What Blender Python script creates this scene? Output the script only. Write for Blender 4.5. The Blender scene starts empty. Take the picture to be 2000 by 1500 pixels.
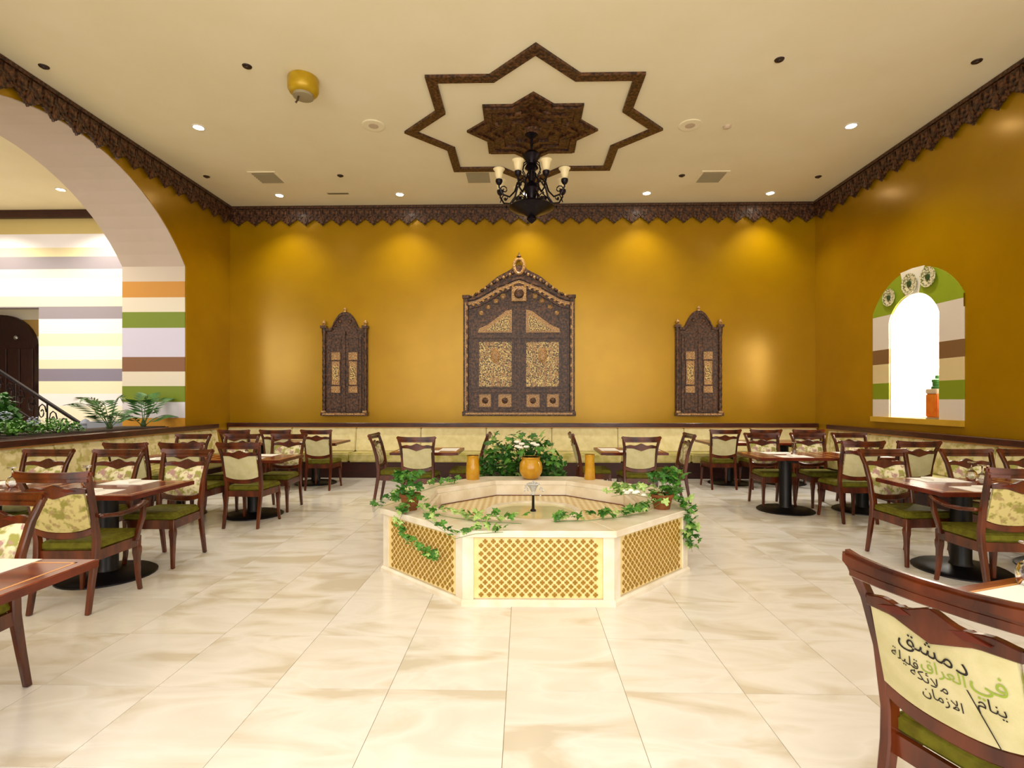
import bpy, bmesh, math, random
from math import sin, cos, pi, sqrt, radians as R
from mathutils import Vector, Matrix

C = bpy.context.scene.collection
SC = bpy.context.scene
random.seed(7)

# ------------------------------------------------------------------ camera
cam_d = bpy.data.cameras.new('camera'); cam = bpy.data.objects.new('camera', cam_d); C.objects.link(cam)
cam.location = (0, 0, 1.5); cam.rotation_euler = (R(90), 0, R(1.3))
cam_d.sensor_width = 36; cam_d.lens = 1030 / 2000 * 36; cam_d.shift_y = .015; cam_d.clip_start = .05
SC.camera = cam
# ------------------------------------------------------------------ world (light of the rest of the restaurant, entering where the room is open behind)
w = bpy.data.worlds.new('world'); SC.world = w; w.use_nodes = True
bg = w.node_tree.nodes['Background']; bg.inputs[0].default_value = (1.0, .93, .80, 1); bg.inputs[1].default_value = 0.75
SC.view_settings.view_transform = 'Standard'; SC.view_settings.look = 'None'
SC.view_settings.exposure = 0.5; SC.view_settings.gamma = 1; SC.view_settings.use_curve_mapping = False
SC.cycles.max_bounces = 7; SC.cycles.diffuse_bounces = 4; SC.cycles.glossy_bounces = 3
SC.cycles.transmission_bounces = 6; SC.cycles.transparent_max_bounces = 6
SC.cycles.sample_clamp_indirect = 4; SC.cycles.caustics_reflective = False; SC.cycles.caustics_refractive = False
SC.cycles.use_denoising = True

XL, XR, YB, H = -5.98, 5.78, 10.6, 5.4
YREAR = -3.0

def lamp(name, kind, loc, energy, col=(1, .82, .55), size=.05, spot=None, rot=(0, 0, 0), blend=.5, sy=None):
    d = bpy.data.lights.new(name, kind); d.energy = energy; d.color = col
    if kind == 'AREA':
        d.size = size
        if sy: d.shape = 'RECTANGLE'; d.size_y = sy
    else: d.shadow_soft_size = size
    if spot: d.spot_size = R(spot); d.spot_blend = blend
    o = bpy.data.objects.new(name, d); C.objects.link(o); o.location = loc; o.rotation_euler = rot
    return o
# bright neighbouring room beyond the arch; second panel is added fill, no window there
lamp('side_room_light', 'AREA', (-9.6, 6.5, 5.3), 120, (1, .93, .80), 3.0, sy=5.0)
lamp('side_room_fill_light', 'AREA', (-9.4, 1.5, 3.0), 70, (.93, .93, 1.0), 3.0, rot=(R(80), 0, 0), sy=2.5)
# unseen fill panels added behind and above the camera to brighten the room
lamp('rear_fill_light', 'AREA', (0, -2.7, 2.75), 370, (1, .95, .88), 11.5, rot=(R(108), 0, 0), sy=5.0)
lamp('overhead_fill_light', 'AREA', (0, -1.0, 5.2), 75, (1, .94, .84), 7.0, rot=(R(20), 0, 0), sy=2.5)

# ------------------------------------------------------------------ materials
def lin(c):
    if isinstance(c, str):
        c = tuple(int(c[i:i + 2], 16) / 255 for i in (0, 2, 4))
    return tuple((x / 12.92 if x <= .04045 else ((x + .055) / 1.055) ** 2.4) for x in c) + (1,)
MATS = {}
def pm(name, col, rough=.5, col2=None, scale=6, metal=0, spec=.5, bump=0, bscale=None, stretch=(1, 1, 1), coat=0, trans=0, emit=None, estr=0, coord='Object', detail=4, lo=.35, hi=.65, ior=1.45, alpha=1):
    m = bpy.data.materials.new(name); m.use_nodes = True
    nt = m.node_tree; b = nt.nodes['Principled BSDF']
    b.inputs['Base Color'].default_value = lin(col); b.inputs['Roughness'].default_value = rough
    b.inputs['Metallic'].default_value = metal; b.inputs['Specular IOR Level'].default_value = spec
    b.inputs['Coat Weight'].default_value = coat; b.inputs['Transmission Weight'].default_value = trans
    b.inputs['IOR'].default_value = ior; b.inputs['Coat Roughness'].default_value = .12
    b.inputs['Alpha'].default_value = alpha
    if emit: b.inputs['Emission Color'].default_value = lin(emit); b.inputs['Emission Strength'].default_value = estr
    if col2 or bump:
        tc = nt.nodes.new('ShaderNodeTexCoord'); mp = nt.nodes.new('ShaderNodeMapping'); mp.inputs['Scale'].default_value = stretch
        nt.links.new(tc.outputs[coord], mp.inputs[0])
        n = nt.nodes.new('ShaderNodeTexNoise'); n.inputs['Scale'].default_value = scale; n.inputs['Detail'].default_value = detail
        nt.links.new(mp.outputs[0], n.inputs['Vector'])
        if col2:
            r = nt.nodes.new('ShaderNodeValToRGB'); r.color_ramp.elements[0].position = lo; r.color_ramp.elements[1].position = hi
            r.color_ramp.elements[0].color = lin(col); r.color_ramp.elements[1].color = lin(col2)
            nt.links.new(n.outputs[0], r.inputs[0]); nt.links.new(r.outputs[0], b.inputs['Base Color'])
        if bump:
            n2 = n
            if bscale:
                n2 = nt.nodes.new('ShaderNodeTexNoise'); n2.inputs['Scale'].default_value = bscale; nt.links.new(mp.outputs[0], n2.inputs['Vector'])
            bu = nt.nodes.new('ShaderNodeBump'); bu.inputs['Strength'].default_value = bump; bu.inputs['Distance'].default_value = .01
            nt.links.new(n2.outputs[0], bu.inputs['Height']); nt.links.new(bu.outputs[0], b.inputs['Normal'])
    MATS[name] = m
    return m

M_wood = pm('chair_wood', '36120a', .26, '642a0e', 9, stretch=(1, 1, .25), spec=.5, coat=.25)
M_wood_d = pm('dark_carved_wood', '220f08', .42, '6e4628', 26, bump=.8, coat=.05, lo=.4, hi=.68)
M_top = pm('table_top_wood', '642412', .22, '8a4220', 5, stretch=(1, 6, 1), coat=.3)
M_edge = pm('table_edge_wood', '4c160c', .25, '6a2412', 6)
M_inlay = pm('table_inlay', 'd59a55', .3)
M_black = pm('black_metal', '0c0b0d', .4, '16141a', 8, metal=.3)
M_iron = pm('wrought_iron', '14101a', .35, '241c22', 20, metal=.7)
M_green = pm('olive_seat_fabric', '58520c', .75, '6c6a16', 25, bump=.15, bscale=400, spec=.3)
M_cream = pm('cream_back_fabric', 'cfc8a0', .8, 'c2bb8e', 14, bump=.1, bscale=300, spec=.2)
M_ban = pm('banquette_cream', 'ebdfb0', .7, 'dccf9a', 9, bump=.1, bscale=200, spec=.3)
M_plinth = pm('banquette_plinth_wood', '2c0c08', .4, '3c140c', 8, stretch=(1, 1, 4))
M_rail = pm('rail_wood', '2e0e08', .3, '4a1a10', 8, stretch=(1, 1, 4), coat=.3)
M_olive = pm('banquette_seat_fabric', 'cfc287', .7, 'a8a04e', 7, bump=.1, bscale=200)
M_wall = pm('mustard_wall_paint', 'a77f01', .25, 'a17900', 1.5, spec=.5, metal=.3, coord='Object')
M_ceil = pm('ceiling_paint', 'f2e9cc', .7, 'eee4c4', 1.2, spec=.2)
M_soffit = pm('arch_soffit_paint', 'c9b8ae', .6, 'c4b4a6', 2)
M_white = pm('white_paint', 'eee9dd', .6, 'e6e0d2', 3)
M_marble_f = pm('fountain_marble', 'efe7d8', .28, 'dfd3bc', 6, detail=8)
M_lattice = pm('fountain_panel_cream', 'f0dba0', .5, 'e4cb8a', 12)
M_ochre = pm('fountain_tile_ochre', '8f6a16', .35, 'a27c20', 40)
M_glassg = pm('amber_glass', 'eab43a', .12, 'd89a1c', 12, trans=.3, ior=1.45, spec=.6)
M_goldrim = pm('gold_rim', 'dcae4a', .25, metal=.8)
M_glass = pm('clear_glass', 'f2f2f4', .03, trans=1, ior=1.45)
M_paper = pm('white_paper', 'f6f4f0', .6)
M_terra = pm('terracotta', '8a5226', .75, '6e3d1a', 14, bump=.2)
M_leaf = pm('ivy_leaf', '2f6a1c', .45, '5c9430', 3, coord='Object')
M_leaf2 = pm('ivy_leaf_pale', '86b04a', .45, 'b9cf86', 6)
M_leafd = pm('shrub_leaf', '1f4d18', .5, '3f7a2a', 9)
M_palm = pm('palm_leaf', '2c5a2a', .45, '4c7a38', 9)
M_stem = pm('plant_stem', '40502a', .7)
M_flower = pm('white_flower', 'fbf8ef', .6)
M_flowerp = pm('pale_blue_flower', 'b9c4dc', .6)
M_soil = pm('soil', '2a1c12', .95, '3c2a1c', 20)
M_shade = pm('cream_glass_shade', 'ecdcb0', .3, trans=.2, emit='ffe2a0', estr=.08)
M_gold = pm('gold_ceiling_fixture', 'b08d12', .35, 'c29f20', 6, metal=.2)
M_vent = pm('vent_metal', '9a8e70', .5)
M_ventd = pm('vent_shadow_metal', '4a3a24', .6)
M_spk = pm('speaker_grille', 'cfbba0', .7, 'c7b39a', 60)
M_lens = pm('lit_lens', 'ffffff', .3, emit='fff2dc', estr=40)
M_dark = pm('dark_lens', '2a1608', .5)
M_bone = pm('bone_inlay', 'c9a06a', .4, '7a5224', 60, lo=.42, hi=.58, bump=.3)
M_pearl = pm('pearl_inlay', 'e0c27a', .35, '4c3212', 45, lo=.44, hi=.54, bump=.4, detail=6)
M_goldrim2 = pm('gilded_carving', 'b98a3c', .4, '7a5222', 50, metal=.3)
M_ink = pm('black_ink', '1c1410', .7)
M_inkg = pm('green_ink', '8fa53a', .7)
M_steel = pm('brushed_steel', 'b8b8b8', .3, metal=1)
M_nicheW = pm('niche_white', 'f6f2ea', .6)
M_sill = pm('yellow_sill', 'c8a032', .4, 'c09628', 4)
M_orange = pm('orange_oil', 'd0641a', .3, 'e08a2a', 5)
M_plate = pm('patterned_plate', 'ded6b8', .35, '6d7448', 34, lo=.47, hi=.56)
M_plateg = pm('plate_green', '2e4a2a', .3)
M_doorw = pm('arched_door_wood', '2a120e', .5, '38190f', 6, stretch=(4, 1, 1))
M_bluebox = pm('grey_planter_paint', '7d8496', .6)

def floral(name, base, c1, c2, sc=9):
    m = bpy.data.materials.new(name); m.use_nodes = True; nt = m.node_tree; b = nt.nodes['Principled BSDF']
    b.inputs['Roughness'].default_value = .8; b.inputs['Specular IOR Level'].default_value = .25
    tc = nt.nodes.new('ShaderNodeTexCoord')
    def ramp(scale, lo, hi, off):
        mp = nt.nodes.new('ShaderNodeMapping'); mp.inputs['Location'].default_value = (off, off, off); nt.links.new(tc.outputs['Object'], mp.inputs[0])
        n = nt.nodes.new('ShaderNodeTexNoise'); n.inputs['Scale'].default_value = scale; n.inputs['Detail'].default_value = 3
        nt.links.new(mp.outputs[0], n.inputs['Vector'])
        r = nt.nodes.new('ShaderNodeValToRGB'); r.color_ramp.elements[0].position = lo; r.color_ramp.elements[1].position = hi
        nt.links.new(n.outputs[0], r.inputs[0]); return r
    r1 = ramp(sc, .5, .6, 0); r2 = ramp(sc * 1.3, .54, .64, 7)
    m1 = nt.nodes.new('ShaderNodeMix'); m1.data_type = 'RGBA'; m1.inputs[6].default_value = lin(base); m1.inputs[7].default_value = lin(c1)
    m2 = nt.nodes.new('ShaderNodeMix'); m2.data_type = 'RGBA'; m2.inputs[7].default_value = lin(c2)
    nt.links.new(r1.outputs[0], m1.inputs[0]); nt.links.new(m1.outputs[2], m2.inputs[6]); nt.links.new(r2.outputs[0], m2.inputs[0])
    nt.links.new(m2.outputs[2], b.inputs['Base Color']); return m
M_floral = floral('floral_fabric', 'e2d9b4', '9c9a50', 'b08a86', 14)
M_floralg = floral('floral_fabric_olive', 'c2b478', '8a8440', 'a08a5c', 16)
M_banfl = floral('banquette_floral', 'e8dcb0', 'cdbf86', 'b8b068', 7)

def stripes(name, bands, base, rough=.55):
    # bands: colour stripes [(z0, z1, colour)] of world height, hard edged
    m = bpy.data.materials.new(name); m.use_nodes = True; nt = m.node_tree; b = nt.nodes['Principled BSDF']
    b.inputs['Roughness'].default_value = rough
    g = nt.nodes.new('ShaderNodeNewGeometry'); s = nt.nodes.new('ShaderNodeSeparateXYZ'); d = nt.nodes.new('ShaderNodeMath'); d.operation = 'DIVIDE'
    d.inputs[1].default_value = 6
    nt.links.new(g.outputs['Position'], s.inputs[0]); nt.links.new(s.outputs[2], d.inputs[0])
    r = nt.nodes.new('ShaderNodeValToRGB'); r.color_ramp.interpolation = 'CONSTANT'
    nt.links.new(d.outputs[0], r.inputs[0]); nt.links.new(r.outputs[0], b.inputs['Base Color'])
    pts = [(0, base)]
    for z0, z1, c in sorted(bands):
        if abs(pts[-1][0] - z0 / 6) < 1e-4: pts[-1] = (z0 / 6, c)
        else: pts.append((z0 / 6, c))
        pts.append((z1 / 6, base))
    e = r.color_ramp.elements; e[0].position = 0; e[0].color = lin(pts[0][1]); e[1].position = pts[1][0]; e[1].color = lin(pts[1][1])
    for p, c in pts[2:]:
        q = e.new(p); q.color = lin(c)
    return m
M_pier = stripes('pier_stripes', [(.9, 1.17, 'c68c24'), (1.17, 1.45, 'd8d4de'), (1.45, 1.72, '6c7e08'), (1.72, 1.99, 'd6cdbc'), (1.99, 2.23, '7c5236'),
                                  (2.23, 2.76, 'c6c2d8'), (2.76, 3.03, '6c7e08'), (3.03, 3.29, 'd6cdbc'), (3.29, 3.57, 'c08428')], 'c6b8a8')
M_stripe = stripes('side_room_stripes_and_light', [(1.87, 2.12, '827c92'), (3.16, 3.4, '958e9a'), (4.18, 4.43, '958e98'), (.95, 1.35, 'eeead8'), (1.6, 1.87, 'e9e2c8'), (2.12, 2.3, 'e6dec6'), (2.6, 2.85, 'ebe4cc'),
                                          (3.4, 3.62, 'efe6cc'), (4.0, 4.18, 'efe6cc'), (4.43, 4.62, 'e4d8b0'), (4.9, 5.25, 'cdba7c')], 'edeaf2')  # cream bands put light falling on the white wall into its colour; grey is paint
M_stripe2 = stripes('recess_stripes', [(1.62, 1.86, '82788c'), (2.55, 2.8, '827c92'), (3.0, 3.38, 'c39f58'), (1.95, 2.1, 'eadfae'), (2.3, 2.5, 'eadfae')], 'ece6dc')
M_nframe = stripes('niche_frame_stripes', [(1.49, 1.75, '7e9018'), (1.75, 2.05, 'd9c696'), (2.05, 2.29, '7c5a36'), (2.29, 2.83, 'dcd2c8'), (2.83, 3.6, '8a9e1c')], 'dcd2c8')

def marble(name):
    m = bpy.data.materials.new(name); m.use_nodes = True; nt = m.node_tree; b = nt.nodes['Principled BSDF']
    b.inputs['Roughness'].default_value = .16; b.inputs['Specular IOR Level'].default_value = .5
    g = nt.nodes.new('ShaderNodeNewGeometry'); oi = nt.nodes.new('ShaderNodeObjectInfo')
    ad = nt.nodes.new('ShaderNodeVectorMath'); ad.operation = 'MULTIPLY_ADD'
    cb = nt.nodes.new('ShaderNodeCombineXYZ')
    for i in range(3): nt.links.new(oi.outputs['Random'], cb.inputs[i])
    nt.links.new(cb.outputs[0], ad.inputs[0]); ad.inputs[1].default_value = (3.7, 5.1, 2.3); nt.links.new(g.outputs['Position'], ad.inputs[2])
    mp = nt.nodes.new('ShaderNodeMapping'); mp.inputs['Rotation'].default_value = (0, 0, R(28)); mp.inputs['Scale'].default_value = (1, 2.6, 1)
    nt.links.new(ad.outputs[0], mp.inputs[0])
    n = nt.nodes.new('ShaderNodeTexNoise'); n.inputs['Scale'].default_value = 1.3; n.inputs['Detail'].default_value = 7; n.inputs['Distortion'].default_value = .8
    nt.links.new(mp.outputs[0], n.inputs['Vector'])
    r = nt.nodes.new('ShaderNodeValToRGB'); e = r.color_ramp.elements
    e[0].position = .36; e[0].color = lin('d6cdbd'); e[1].position = .66; e[1].color = lin('e4e0da')
    q = e.new(.43); q.color = lin('e2ddd4'); q = e.new(.52); q.color = lin('eeebe8')
    nt.links.new(n.outputs[0], r.inputs[0]); nt.links.new(r.outputs[0], b.inputs['Base Color'])
    return m
M_floor = marble('floor_marble')
M_grout = pm('floor_grout', 'c2b596', .7)

def basin_mat():
    m = bpy.data.materials.new('basin_mosaic'); m.use_nodes = True; nt = m.node_tree; b = nt.nodes['Principled BSDF']
    b.inputs['Roughness'].default_value = .3
    tc = nt.nodes.new('ShaderNodeTexCoord'); mp = nt.nodes.new('ShaderNodeMapping'); mp.inputs['Rotation'].default_value = (0, 0, R(45)); mp.inputs['Scale'].default_value = (22, 22, 22)
    nt.links.new(tc.outputs['Object'], mp.inputs[0]); ch = nt.nodes.new('ShaderNodeTexChecker'); ch.inputs['Scale'].default_value = 1
    ch.inputs['Color1'].default_value = lin('c9ab6a'); ch.inputs['Color2'].default_value = lin('eadcb6')
    nt.links.new(mp.outputs[0], ch.inputs[0]); nt.links.new(ch.outputs[0], b.inputs['Base Color']); return m
M_basin = basin_mat()

# ------------------------------------------------------------------ mesh helpers
class MB:
    def __init__(s): s.b = bmesh.new()
    def poly(s, vs, fs, M=None):
        bv = [s.b.verts.new(M @ Vector(v) if M else v) for v in vs]
        for f in fs:
            try: s.b.faces.new([bv[i] for i in f])
            except ValueError: pass
        return s
    def box(s, x0, x1, y0, y1, z0, z1, M=None):
        v = [(x, y, z) for x in (x0, x1) for y in (y0, y1) for z in (z0, z1)]
        return s.poly(v, [(0, 1, 3, 2), (4, 6, 7, 5), (0, 4, 5, 1), (2, 3, 7, 6), (0, 2, 6, 4), (1, 5, 7, 3)], M)
    def prism(s, pts, d0, d1, plane='xz', M=None):
        # closed 2D outline extruded from d0 to d1 along the missing axis
        def P(a, b_, d): return {'xz': (a, d, b_), 'xy': (a, b_, d), 'yz': (d, a, b_)}[plane]
        n = len(pts)
        v = [P(a, b_, d0) for a, b_ in pts] + [P(a, b_, d1) for a, b_ in pts]
        f = [tuple(range(n)), tuple(range(2 * n - 1, n - 1, -1))] + [(i, (i + 1) % n, n + (i + 1) % n, n + i) for i in range(n)]
        return s.poly(v, f, M)
    def strip(s, rows, closed=False, caps=True, M=None):
        # rows: list of rings (lists of points), lofted
        k = len(rows[0]); v = [p for r in rows for p in r]; f = []
        for i in range(len(rows) - 1 + (1 if closed else 0)):
            a = i * k; c = ((i + 1) % len(rows)) * k
            for j in range(k): f.append((a + j, a + (j + 1) % k, c + (j + 1) % k, c + j))
        if caps and not closed: f += [tuple(range(k)), tuple(range(len(v) - 1, len(v) - 1 - k, -1))]
        return s.poly(v, f, M)
    def post(s, st):        # near-vertical bar: (x, y, z, w, d)
        return s.strip([[(x - w_ / 2, y - d / 2, z), (x + w_ / 2, y - d / 2, z), (x + w_ / 2, y + d / 2, z), (x - w_ / 2, y + d / 2, z)] for x, y, z, w_, d in st])
    def rail(s, st):        # bar running along x: (x, y, z0, z1, t)
        return s.strip([[(x, y - t / 2, a), (x, y + t / 2, a), (x, y + t / 2, b_), (x, y - t / 2, b_)] for x, y, a, b_, t in st])
    def bary(s, st):        # bar running along y: (x, y, z0, z1, w)
        return s.strip([[(x - w_ / 2, y, a), (x + w_ / 2, y, a), (x + w_ / 2, y, b_), (x - w_ / 2, y, b_)] for x, y, a, b_, w_ in st])
    def lathe(s, prof, n=20, c=(0, 0, 0), M=None):
        rows = []
        for r, z in prof:
            rows.append([(c[0] + r * cos(2 * pi * i / n), c[1] + r * sin(2 * pi * i / n), c[2] + z) for i in range(n)])
        return s.strip(rows, caps=True, M=M)
    def tube(s, pts, r, n=6, taper=None):
        rows = []; pts = [Vector(p) for p in pts]
        for i, p in enumerate(pts):
            t = (pts[min(i + 1, len(pts) - 1)] - pts[max(i - 1, 0)]).normalized()
            u = t.cross(Vector((0, 0, 1)));
            if u.length < .05: u = t.cross(Vector((0, 1, 0)))
            u.normalize(); v = t.cross(u)
            rr = r if taper is None else r + (taper - r) * i / (len(pts) - 1)
            rows.append([tuple(p + rr * (cos(2 * pi * k / n) * u + sin(2 * pi * k / n) * v)) for k in range(n)])
        return s.strip(rows)
    def build(s, name, mat, parent=None, smooth=False, bevel=0, seg=1, loc=None, **props):
        bmesh.ops.recalc_face_normals(s.b, faces=s.b.faces)
        if bevel:
            ed = [e for e in s.b.edges if len(e.link_faces) == 2 and e.calc_face_angle(0) > .6]
            bmesh.ops.bevel(s.b, geom=ed, offset=bevel, segments=seg, affect='EDGES', clamp_overlap=True)
        me = bpy.data.meshes.new(name); s.b.to_mesh(me); s.b.free()
        for m in (mat if isinstance(mat, (list, tuple)) else [mat]): me.materials.append(m)
        if smooth:
            me.polygons.foreach_set('use_smooth', [True] * len(me.polygons))
            if smooth != 'all':
                try: me.set_sharp_from_angle(angle=R(40))
                except Exception: pass
        return link(name, me, parent, loc, **props)

def link(name, me, parent=None, loc=None, rot=None, **props):
    o = bpy.data.objects.new(name, me); C.objects.link(o); o.parent = parent
    if loc is not None: o.location = loc
    if rot is not None: o.rotation_euler = rot
    for k, v in props.items(): o[k] = v
    return o
def thing(name, label, cat, loc=(0, 0, 0), rz=0, group=None, scale=None):
    o = bpy.data.objects.new(name, None); C.objects.link(o); o.location = loc; o.rotation_euler = (0, 0, rz)
    o.empty_display_size = .1
    if scale: o.scale = scale
    o['label'] = label; o['category'] = cat
    if group: o['group'] = group
    return o
def kids(o): return [c for c in ALLK.get(o.name, [])]
def dup(root, loc, rz, label, group=None):
    r = root.copy(); C.objects.link(r); r.location = loc; r.rotation_euler = (0, 0, rz); r['label'] = label
    if group: r['group'] = group
    for ch in list(root.children):
        c = ch.copy(); C.objects.link(c); c.parent = r
        for g in list(ch.children):
            d = g.copy(); C.objects.link(d); d.parent = c
    return r
def W(x, y): return (x - .0013 * y, y + .0227 * x + .0005 * y)

# ------------------------------------------------------------------ floor
fl = MB().box(-13.5, 7.2, YREAR, 12.9, -.12, -.006).build('floor', M_grout, kind='structure')
T = .608
def tile_mesh():
    b = MB(); g = .0016
    b.poly([(g, g, 0), (T - g, g, 0), (T - g, T - g, 0), (g, T - g, 0), (g, g, -.008), (T - g, g, -.008), (T - g, T - g, -.008), (g, T - g, -.008)],
           [(0, 1, 2, 3), (0, 4, 5, 1), (1, 5, 6, 2), (2, 6, 7, 3), (3, 7, 4, 0)])
    return b
t0 = tile_mesh().build('tile', M_floor, fl)
tme = t0.data; first = True; rest = []
cells = []
for j in range(-7, 17):
    for i in range(-11, 10):
        x = -.09 + i * T; y = 2.715 + (j - 3) * T
        if x + T > XL + .05 and x < XR - .05 and y + T < YB + .5:
            cells.append((x, y))
def seen(c):
    x, y = c[0] + T / 2, c[1] + T / 2
    return y > 1.2 and abs(x + .0227 * y) < y * 1.05 + .5 and y < 10.2
vis = sorted([c for c in cells if seen(c)], key=lambda c: c[1] ** 2 + c[0] ** 2)
near = vis[:298]; far = [c for c in cells if c not in near]
for c in near:
    if first: t0.location = (c[0], c[1], 0); first = False
    else: link('tile', tme, fl, (c[0], c[1], 0))
b = MB(); g = .0016
for x, y in far:
    b.poly([(x + g, y + g, 0), (x + T - g, y + g, 0), (x + T - g, y + T - g, 0), (x + g, y + T - g, 0)], [(0, 1, 2, 3)])
b.build('tile', M_floor, fl, kind='stuff')
# ------------------------------------------------------------------ walls
MB().box(XL - 1.2, XR + .6, YB, YB + .2, 0, H).build('wall_back', M_wall, kind='structure')
MB().box(-13.5, XR + .8, YREAR, 12.9, H, H + .15).build('ceiling', M_ceil, kind='structure')

def arch_pts(y0, y1, zs, zt, n=24):
    a = (y1 - y0) / 2; h = zt - zs; r = (a * a + h * h) / (2 * h); cz = zt - r; cy = (y0 + y1) / 2
    th = math.asin(min(1, a / r)) if h < a else pi - math.asin(min(1, a / r))
    return [(cy - r * sin(th - 2 * th * i / n), cz + r * cos(th - 2 * th * i / n)) for i in range(n + 1)]
def wall_arch(x0, x1, ya, yb, y0, y1, zb, zs, zt, m, name):
    b = MB()
    b.box(x0, x1, ya, y0, 0, H); b.box(x0, x1, y1, yb, 0, H); b.box(x0, x1, y0, y1, 0, zb)
    p = arch_pts(y0, y1, zs, zt)
    rows = [[(x0, y, z), (x1, y, z), (x1, y, H), (x0, y, H)] for y, z in p]
    b.strip(rows)
    return b.build(name, m, kind='structure')
AY0, AY1, AZS, AZT = 4.3, 9.2, 3.85, 5.11
wall_arch(XL - 1.13, XL, YREAR, YB, AY0, AY1, .93, AZS, AZT, M_wall, 'wall_left')
# linings of the arch: striped pier face and painted soffit
MB().box(XL - 1.14, XL - .012, AY1 - .012, AY1, .93, AZS).build('trim_1', M_pier, kind='structure')
MB().box(XL - 1.14, XL - .012, AY0, AY0 + .012, .93, AZS).build('trim_2', M_pier, kind='structure')
p = arch_pts(AY0, AY1, AZS, AZT)
b = MB(); b.strip([[(XL - 1.14, y, z), (XL - .012, y, z), (XL - .012, y, z - .012), (XL - 1.14, y, z - .012)] for y, z in p])
b.build('trim_3', M_soffit, kind='structure')
# right wall with the niche
NY0, NY1 = 7.46, 8.466
wall_arch(XR, XR + .55, YREAR, YB, NY0, NY1, 1.22, 2.72, 3.08, M_wall, 'wall_right')
MB().box(XR + .5, XR + .56, NY0 - .1, NY1 + .1, 1.1, 3.2).build('trim_4', M_nicheW, kind='structure')
# white lining inside the niche
b = MB()
b.box(XR + .01, XR + .5, NY0, NY0 + .01, 1.22, 2.72); b.box(XR + .01, XR + .5, NY1 - .01, NY1, 1.22, 2.72)
b.strip([[(XR + .01, y, z), (XR + .5, y, z), (XR + .5, y, z - .01), (XR + .01, y, z - .01)] for y, z in arch_pts(NY0, NY1, 2.72, 3.08)])
b.build('trim_5', M_nicheW, kind='structure')
# painted striped surround of the niche, keystone and sill
nf = thing('niche_surround', 'striped green, brown and white surround of the lit arched niche in the right wall', 'niche', (XR, 0, 0))
oy0, oy1 = 7.05, 8.85
po = arch_pts(oy0, oy1, 2.9, 3.44); pi_ = arch_pts(NY0, NY1, 2.72, 3.08)
b = MB()
b.strip([[(-.016, a[0], a[1]), (0, a[0], a[1]), (0, c[0], c[1]), (-.016, c[0], c[1])] for a, c in zip(po, pi_)])
b.box(-.016, 0, oy0, NY0, 1.22, 2.72); b.box(-.016, 0, NY1, oy1, 1.22, 2.72)
b.poly([(-.016, oy0, 2.72), (-.016, NY0, 2.72), (-.016, oy0, 2.9)], [(0, 1, 2)]); b.poly([(-.016, oy1, 2.72), (-.016, NY1, 2.72), (-.016, oy1, 2.9)], [(0, 1, 2)])
b.build('surround', M_nframe, nf)
MB().prism([(7.83, 3.06), (8.1, 3.06), (8.2, 3.43), (7.95, 3.445), (7.72, 3.43)], -.024, -.014, 'yz').build('keystone', M_white, nf)
MB().box(-.06, 0, oy0, oy1, 1.14, 1.22).build('sill', M_sill, nf)
for k, (y, z, r, c) in enumerate([(8.42, 3.10, .135, 'left'), (7.98, 3.22, .155, 'middle'), (7.62, 3.24, .145, 'right')]):
    t = thing('wall_plate', 'round patterned ceramic plate hung over the lit niche, %s of the three' % c, 'plate', (XR - .03, y, z), 0, 'plates above the niche')
    Mx = Matrix.Rotation(R(-90), 4, 'Y')
    MB().lathe([(r * .5, 0), (r * .62, .012), (r, .022), (r, .03), (r * .6, .02), (0.001, .016)], 24, M=Mx).build('dish', M_plate, t, smooth=True)
    MB().lathe([(r * .3, .018), (r * .28, .03), (.001, .032)], 14, M=Mx).build('medallion', M_plateg, t, smooth=True)
lamp('niche_lamp', 'AREA', (XR + .27, 7.96, 2.98), 40, (1, .96, .88), .25)
lamp('niche_lamp', 'AREA', (XR + .08, 7.96, 1.9), 14, (1, .96, .88), .25, rot=(0, R(-90), 0))
# jar of orange oil in the niche
t = thing('glass_jar', 'clear glass jar with orange oil and a spigot lid standing in the lit niche', 'jar', (XR + .12, 7.66, 1.22))
MB().box(-.1, .1, -.1, .1, .02, .36).build('oil', M_orange, t, bevel=.015, seg=2)
MB().box(-.1, .1, -.1, .1, .36, .43).box(-.105,.105,-.105,.105,0,.02).build('glass_body', M_spk, t, bevel=.01, seg=2, kind='stuff')
MB().lathe([(.075, .43), (.075, .46), (.06, .47), (.06, .52), (.07, .53), (.07, .56), (.03, .58), (.03, .62), (.001, .63)], 16).build('lid', M_leafd, t, smooth=True)

# ------------------------------------------------------------------ side room beyond the arch
sw = MB()
sw.box(-10.05, XL - 1.1, YB + .1, YB + .3, 0, H); sw.box(-13.5, -10.05, YB + .1, YB + .3, 3.4, H); sw.box(-13.5, -12.2, YB + .1, YB + .3, 0, 3.4)
sw.build('wall_side_room', M_stripe, kind='structure')
MB().box(-13.5, -13.3, YREAR, 12.9, 0, H).build('wall_far_left', M_white, kind='structure')
MB().box(-13.3, -9.6, 12.3, 12.5, 0, 4.2).build('wall_recess', M_stripe2, kind='structure')
MB().box(-10.05, -9.9, YB + .3, 12.3, 0, 4.2).build('trim_6', M_stripe2, kind='structure')
MB().box(-13.3, XL - 1.13, YB + .02, YB + .1, H - .16, H).build('trim_7', M_plinth, kind='structure')
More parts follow.
